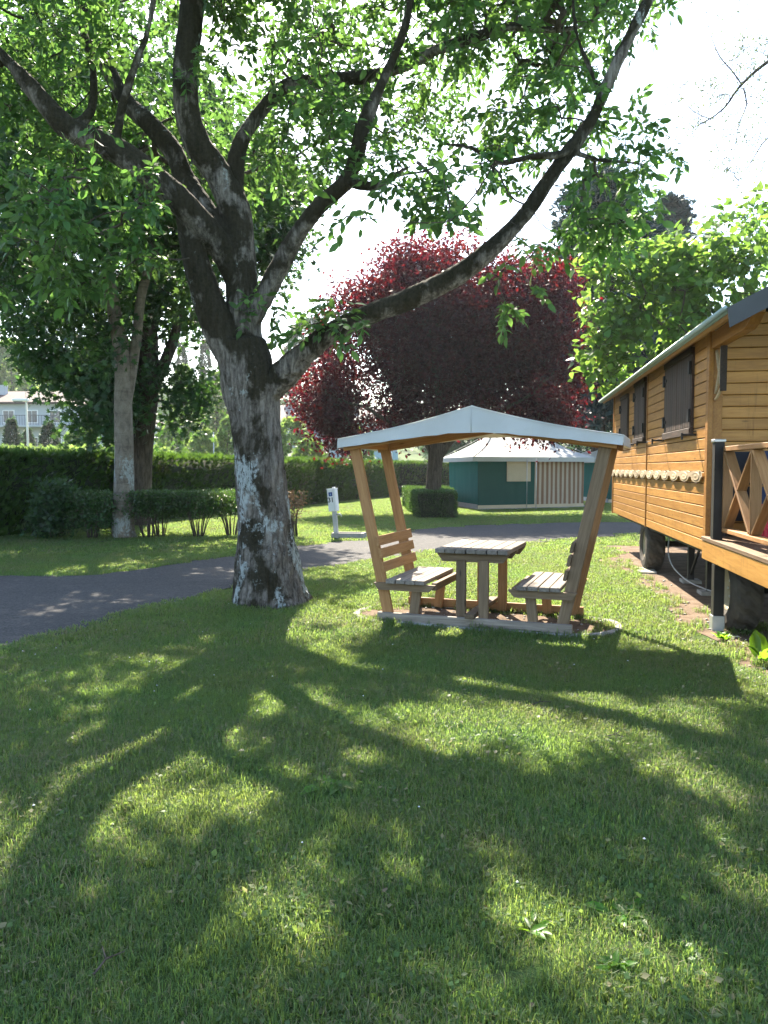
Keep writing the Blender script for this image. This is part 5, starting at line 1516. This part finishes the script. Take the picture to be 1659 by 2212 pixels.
# ------------------------------------------------------------------ service pedestal number 31
def build_pedestal():
    b = gnd(754, 1163)
    t = thing('service_pedestal', 'white service post numbered 31 leaning over a concrete drip tray', 'service post', (b[0], b[1], 0), R(-8))
    V, F = [], []
    o_, i_ = (.34, .19), (.28, .13)
    ring = lambda hx, hy, z: [(-hx, -hy, z), (hx, -hy, z), (hx, hy, z), (-hx, hy, z)]
    V = ring(.37, .22, -.02) + ring(.355, .205, .13) + ring(.29, .14, .13) + ring(.27, .12, .06)
    for k in range(3):
        F += [[4 * k + i, 4 * k + (i + 1) % 4, 4 * k + 4 + (i + 1) % 4, 4 * k + 4 + i] for i in range(4)]
    F += [[12, 13, 14, 15]]
    obj('drip_tray', pymesh('drip_tray', V, F), CONC, t)
    lean = -.09
    bar('post', t, (-.28, 0, .0), (-.28 + lean * .6, 0, .66), .09, .10, GREYP, up=(1, 0, 0), b=.008)
    X = Matrix.Translation((-.28 + lean * .62, 0, .60)) @ Matrix.Rotation(lean, 4, 'Y') @ Matrix.Rotation(R(-14), 4, 'Z')
    bx = link(bpy.data.objects.new('meter_box', box_mesh(.19, .17, .5, .012, WHITEP)), t, X @ Matrix.Translation((0, 0, .25)))
    block('lid', bx, (-.1, -.09, .245), (.1, .09, .262), WHITEP)
    block('cap', bx, (.02, -.03, .26), (.07, .03, .29), WHITEP)
    block('door_seam', bx, (.055, -.088, -.24), (.06, -.0845, .24), GREYP, .001)
    block('sign_plate', bx, (-.055, -.09, .09), (.035, -.0855, .18), BLUEP, .001)
    pl = pymesh('pictogram', [(-.03, -.0915, .11), (.01, -.0915, .11), (-.005, -.0915, .16), (-.02, -.0915, .15)], [[0, 1, 2, 3]])
    obj('pictogram', pl, plain('sign_light', (.2, .28, .5), .5), bx)
    tx = bpy.data.curves.new('number', 'FONT')
    tx.body = '31'; tx.size = .15; tx.offset = .004; tx.align_x = 'CENTER'; tx.extrude = .0008
    tx.materials.append(BLACK)
    tmp = bpy.data.objects.new('tmp', tx); col.objects.link(tmp)
    tm = bpy.data.meshes.new_from_object(tmp.evaluated_get(bpy.context.evaluated_depsgraph_get()))
    bpy.data.objects.remove(tmp)
    if not tm.materials:
        tm.materials.append(BLACK)
    link(bpy.data.objects.new('number', tm), bx, Matrix.Translation((-.015, -.087, -.04)) @ Matrix.Rotation(math.pi / 2, 4, 'X'))
    tp = tube_obj('tap', t, [(-.29, 0, .52), (-.2, -.02, .53), (-.17, -.03, .52), (-.165, -.03, .48)], .014, GALV, 7)
    block('tap_handle', tp, (-.25, -.06, .545), (-.19, .02, .56), GALV, .003)
build_pedestal()

# ------------------------------------------------------------------ grass (uncountable: one object per field)
def blade_patch(name, size, n, h, w, clover=0):
    p = np.column_stack([rng.uniform(-size / 2, size / 2, (n, 2)), np.zeros(n)])
    hh = h * rng.uniform(.45, 1.35, n)
    a = rng.uniform(0, 2 * math.pi, n)
    lean = rng.uniform(.15, 1.0, n)
    side = np.column_stack([-np.sin(a), np.cos(a), np.zeros(n)]) * (w * rng.uniform(.6, 1.3, n))[:, None] / 2
    fw = np.column_stack([np.cos(a), np.sin(a), np.zeros(n)])
    m = p + fw * (hh * lean * .35)[:, None] + [0, 0, 1] * (hh * .6)[:, None]
    tip = p + fw * (hh * lean * 1.0)[:, None] + [0, 0, 1] * (hh * (1 - .35 * lean))[:, None]
    V = np.stack([p - side, p + side, m + side * .8, m - side * .8, tip], 1)
    F = np.array([[0, 1, 2], [0, 2, 3], [3, 2, 4]])
    FF = (F[None] + (np.arange(n) * 5)[:, None, None]).reshape(-1, 3)
    rn = np.repeat(rng.random(n), 5)
    V = V.reshape(-1, 3)
    if clover:
        T, CF = TEMPL['rhomb']
        q = np.column_stack([rng.uniform(-size / 2, size / 2, (clover, 2)), rng.uniform(.012, .03, clover)])
        d = unit(np.column_stack([rng.normal(0, 1, (clover, 2)), rng.normal(.2, .2, clover)]))
        rot = leaf_frames(d, np.array([0, 0, 1.]) + rng.normal(0, .3, d.shape), rng.normal(0, .3, clover))
        CV = q[:, None] + .028 * np.einsum('nij,kj->nki', rot, T * [1, 1.5, 1])
        FF = np.concatenate([FF, (CF[None] + (np.arange(clover) * 4)[:, None, None]).reshape(-1, 3) + len(V)])
        V = np.concatenate([V, CV.reshape(-1, 3)]); rn = np.concatenate([rn, np.repeat(rng.random(clover) * .7, 4)])
    me = big_mesh(name, V, FF, rn)
    me.materials.append(GRASS)
    return bpy.data.objects.new(name, me)
def scatter(name, label, cat, pts, scale, variants):
    src = bpy.data.collections.new(name + '_source')
    for v in variants:
        src.objects.link(v)
    me = bpy.data.meshes.new(name)
    me.vertices.add(len(pts)); me.vertices.foreach_set('co', np.ascontiguousarray(pts, np.float32).ravel())
    for nm, ty, dat, key in (('turn', 'FLOAT', rng.uniform(0, 6.283, len(pts)), 'value'), ('size', 'FLOAT', scale, 'value'), ('pick', 'INT', rng.integers(0, len(variants), len(pts)), 'value')):
        at_ = me.attributes.new(nm, ty, 'POINT'); at_.data.foreach_set(key, np.ascontiguousarray(dat, np.int32 if ty == 'INT' else np.float32))
    me.update()
    me.materials.append(GRASS)
    o = link(bpy.data.objects.new(name, me))
    ng = bpy.data.node_groups.new(name, 'GeometryNodeTree')
    ng.interface.new_socket('Geometry', in_out='INPUT', socket_type='NodeSocketGeometry')
    ng.interface.new_socket('Geometry', in_out='OUTPUT', socket_type='NodeSocketGeometry')
    gi, go = ng.nodes.new('NodeGroupInput'), ng.nodes.new('NodeGroupOutput')
    ci = ng.nodes.new('GeometryNodeCollectionInfo'); ci.inputs['Collection'].default_value = src; ci.inputs['Separate Children'].default_value = True
    ip = ng.nodes.new('GeometryNodeInstanceOnPoints'); ip.inputs['Pick Instance'].default_value = True
    def attr(nm, ty):
        n = ng.nodes.new('GeometryNodeInputNamedAttribute'); n.data_type = ty; n.inputs['Name'].default_value = nm
        return n.outputs['Attribute']
    cx = ng.nodes.new('ShaderNodeCombineXYZ')
    ng.links.new(attr('turn', 'FLOAT'), cx.inputs['Z'])
    er = ng.nodes.new('FunctionNodeEulerToRotation'); ng.links.new(cx.outputs[0], er.inputs[0])
    ng.links.new(gi.outputs[0], ip.inputs['Points']); ng.links.new(ci.outputs[0], ip.inputs['Instance'])
    ng.links.new(attr('pick', 'INT'), ip.inputs['Instance Index']); ng.links.new(er.outputs[0], ip.inputs['Rotation'])
    ng.links.new(attr('size', 'FLOAT'), ip.inputs['Scale']); ng.links.new(ip.outputs[0], go.inputs[0])
    md = o.modifiers.new('scatter', 'NODES'); md.node_group = ng
    return tag(o, label, cat, kind='stuff')
def lawn_points(y0, y1, step, margin):
    xs = np.arange(-14, 16, step); ys = np.arange(y0, y1, step)
    X, Y = np.meshgrid(xs, ys)
    P = np.column_stack([X.ravel(), Y.ravel()]) + rng.uniform(-step * .45, step * .45, (X.size, 2))
    P = P[(np.abs(P[:, 0]) < .56 * P[:, 1] + margin)]
    keep = ~inside(P, road_poly)
    bare = inside(P, car_soil)
    bare |= inside(P, to_world(SET_O, SET_A, [(x * .97, y * .93) for x, y in stad]))
    th = inside(P, trunk_soil) | (np.hypot(P[:, 0] - TREE_P[0], P[:, 1] - TREE_P[1]) < .36)
    keep &= ~bare & ~th
    P = P[keep]
    return np.column_stack([P, np.zeros(len(P))])
NEARV = [blade_patch('turf', .26, 620, .042, .0034, c) for c in (0, 0, 14, 30, 0)]
MIDV = [blade_patch('turf', .4, 620, .045, .006, c) for c in (0, 10, 0)]
FARV = [blade_patch('turf', .8, 800, .05, .012, 0) for c in (0, 0)]
p1 = lawn_points(1.0, 6.6, .15, .9)
nzs = np.array([noise.noise((x * .8, y * .8, 4)) + .5 * noise.noise((x * 3, y * 3, 8)) for x, y, _ in p1])
scatter('lawn_grass', 'short green lawn grass in the foreground', 'grass', p1, 1 + .38 * nzs + rng.normal(0, .1, len(p1)), NEARV)
p2 = lawn_points(6.5, 14, .235, .8)
scatter('lawn_grass', 'short green lawn grass round the walnut and the picnic table', 'grass', p2, rng.uniform(.75, 1.2, len(p2)), MIDV)
p3 = lawn_points(13.8, 40, .5, .5)
scatter('lawn_grass', 'short green lawn grass beyond the road', 'grass', p3, rng.uniform(.7, 1.15, len(p3)), FARV)
# sparse tufts creeping on the soil and along kerb and wheels
def tufts():
    q = np.concatenate([np.array(to_world(CAR_O, CAR_A, np.column_stack([rng.uniform(-3.5, 1.0, 90), rng.uniform(-.5, .2, 90)]))),
                        np.array(to_world(SET_O, SET_A, np.column_stack([rng.uniform(-1.2, 1.3, 60), rng.choice([-1, 1], 60) * rng.uniform(.46, .56, 60)]))),
                        np.array(to_world(CAR_O, CAR_A, np.column_stack([rng.uniform(1, 6, 50), rng.uniform(.0, .4, 50)])))])
    v = [blade_patch('tuft', .12, 70, .075, .004, 4), blade_patch('tuft', .16, 60, .06, .004, 14)]
    scatter('grass_tufts', 'scattered grass tufts creeping over bare soil by the caravan', 'grass', np.column_stack([q, np.full(len(q), .006)]), rng.uniform(.5, 1.3, len(q)), v)
tufts()

# ------------------------------------------------------------------ small ground details
def weeds():
    specs = [('broadleaf_weed', 'tall bright dock weed with upright leaves at the right edge', gnd(1642, 1438), 7, .20, 1.0, True), ('broadleaf_weed', 'low leafy weed at the foot of the porch post', gnd(1562, 1385), 26, .09, .6, False), ('broadleaf_weed', 'dark leafy weed under the porch right of the post', gnd(1600, 1352), 16, .12, .8, False), ('broadleaf_weed', 'flat rosette weed in the lawn below the middle', gnd(1335, 1985), 11, .085, .15, False), ('broadleaf_weed', 'small plantain rosette in the sunny patch, right foreground', gnd(1145, 2013), 10, .06, .2, False), ('broadleaf_weed', 'flat thistle rosette in the shaded lawn, centre', gnd(703, 1700), 9, .11, .12, False), ('broadleaf_weed', 'clover clump in the lawn at lower right', gnd(1330, 2100), 22, .05, .4, False)]
    for nm, lb, b, n, sz, rise, tall in specs:
        t = thing(nm, lb, 'weed', (b[0], b[1], 0), 0, 'weeds growing in the lawn and soil')
        me = bpy.data.meshes.get('weed_leaf_blade')
        if me is None:
            T, F = TEMPL['oval']
            me = big_mesh('weed_leaf_blade', T * [1, .85, 1.6], F); me.materials.append(WEED)
        for i in range(n):
            a = 2 * math.pi * i / n + rng.normal(0, .3)
            d = np.array([[math.cos(a), math.sin(a), rise * rng.uniform(.6, 1.8)]])
            r = leaf_frames(d, np.array([[0, 0, 1.]]) + rng.normal(0, .1, (1, 3)), rng.normal(0, .25, 1))[0]
            s = sz * rng.uniform(.7, 1.25)
            root = np.array([rng.normal(0, sz * .25), rng.normal(0, sz * .25), .012 + (rng.uniform(0, .07) if tall else rng.uniform(0, .03) * rise)])
            link(bpy.data.objects.new('leaf', me), t, Matrix([[*(r[k] * s), root[k]] for k in range(3)] + [[0, 0, 0, 1]]))
        if tall:
            tube_obj('stem', t, [(0, 0, -.02), (.005, 0, .06), (.01, .0, .12)], [.006, .004], WEED, 6)
weeds()
STONE = plain('pale_stone', (.42, .40, .36), .9, .25, 8)
DRYL = leaf_mat('dry_fallen_leaf', (.2, .155, .09), (.2, .13, .05), .3, .8)
def litter():
    q = np.concatenate([np.array(to_world(CAR_O, CAR_A, np.column_stack([rng.uniform(-3.4, .4, 150), rng.normal(.0, .22, 150)]))), np.array(to_world(CAR_O, CAR_A, np.column_stack([rng.uniform(.2, 6, 120), rng.normal(.12, .16, 120)]))), np.array(to_world(SET_O, SET_A, np.column_stack([rng.uniform(-1.1, 1.2, 90), rng.uniform(-.45, .45, 90)])))])
    a = np.array([[0, 0, 1], [.9, 0, .3], [.3, .8, .3], [-.7, .5, .3], [-.7, -.5, .3], [.3, -.8, .3], [0, 0, -.5]]) * .5
    F = np.array([[0, 1, 2], [0, 2, 3], [0, 3, 4], [0, 4, 5], [0, 5, 1], [6, 2, 1], [6, 3, 2], [6, 4, 3], [6, 5, 4], [6, 1, 5]])
    parts = []
    for x, y in q:
        s = rng.uniform(.012, .05)
        an = rng.uniform(0, 6.28); c, sn = math.cos(an), math.sin(an)
        v = a * [1.2, 1, .55] * s * rng.uniform(.7, 1.3, a.shape)
        v = np.column_stack([v[:, 0] * c - v[:, 1] * sn + x, v[:, 0] * sn + v[:, 1] * c + y, v[:, 2] + .01])
        parts.append((v, F))
    V, FF = join(parts)
    tag(obj('pebbles', big_mesh('pebbles', V, FF), STONE), 'loose pale pebbles strewn on the bare soil', 'pebbles', kind='stuff')
    n = 170
    P = np.column_stack([rng.uniform(-3.5, 4.5, n), rng.uniform(2.0, 12, n)])
    P = P[np.abs(P[:, 0]) < .56 * P[:, 1]]
    n = len(P)
    d = unit(np.column_stack([rng.normal(0, 1, (n, 2)), rng.normal(0, .2, n)]))
    rot = leaf_frames(d, np.array([0, 0, 1.]) + rng.normal(0, .35, d.shape), np.zeros(n))
    tag(obj('fallen_leaves', leaf_mesh('fallen_leaves', 'oval', np.column_stack([P, np.full(n, .035)]), rot, rng.uniform(.014, .032, n)), DRYL), 'small dry leaves fallen in the grass', 'leaves', kind='stuff')
    m = 46
    P = np.column_stack([rng.uniform(-3, 4, m), rng.uniform(2.3, 9, m), np.full(m, .045)])
    ang = np.arange(8) * math.pi / 4
    parts = []
    for p in P:
        r = rng.uniform(.004, .0065)
        v = np.array([p + [r * math.cos(q_), r * math.sin(q_), .0] for q_ in ang] + [p + [0, 0, .006]])
        parts.append((v, np.array([[i, (i + 1) % 8, 8] for i in range(8)])))
    V, FF = join(parts)
    tag(obj('daisies', big_mesh('daisies', V, FF), plain('daisy_white', (.5, .5, .46), .8, .05)), 'tiny white daisies dotted in the lawn', 'daisies', kind='stuff')
    for lb, x, y, an, L in (('forked dry twig lying in the sunny grass in front of the table', 1168, 1532, .4, .16), ('thin pale twig lying in the shaded grass at lower left', 235, 2105, 1.1, .12), ('short dry twig in the grass at right', 1330, 1605, -.3, .1), ('dry twig lying on the lawn across the road', 215, 1175, .1, .35)):
        b = gnd(x, y)
        t = thing('fallen_twig', lb, 'twig', (b[0], b[1], .035), an, 'fallen twigs')
        tube_obj('stem', t, [(-L / 2, 0, 0), (0, .01, .012), (L / 2, -.005, .006)], [.004, .003, .0015], BARK_N, 5)
        tube_obj('fork', t, [(0, .01, .012), (L * .2, .05, .02), (L * .35, .07, .012)], [.003, .0012], BARK_N, 5)
litter()
def plate():
    b = gnd(1402, 1232)
    o = thing('paving_slab', 'pale paving slab lying on the soil beside the far wheel', 'slab', (b[0] - .1, b[1] - .15, 0), R(78))
    slab('stone', o, [(-.3, -.12), (.3, -.14), (.31, .12), (-.29, .13)], -.02, .03, CONC)
plate()

# ------------------------------------------------------------------ summer haze, one even box of air round everything
def haze():
    m, nt = new_mat('haze_air')
    nt.links.new(N(nt, 'ShaderNodeVolumePrincipled', {'Color': (.93, .96, 1.0), 'Density': .00035, 'Anisotropy': .3}).outputs[0], N(nt, 'ShaderNodeOutputMaterial').inputs['Volume'])
    o = block('haze', None, (-950, -350, -1.6), (950, 1560, 48), m, .001)
    tag(o, kind='stuff')
haze()
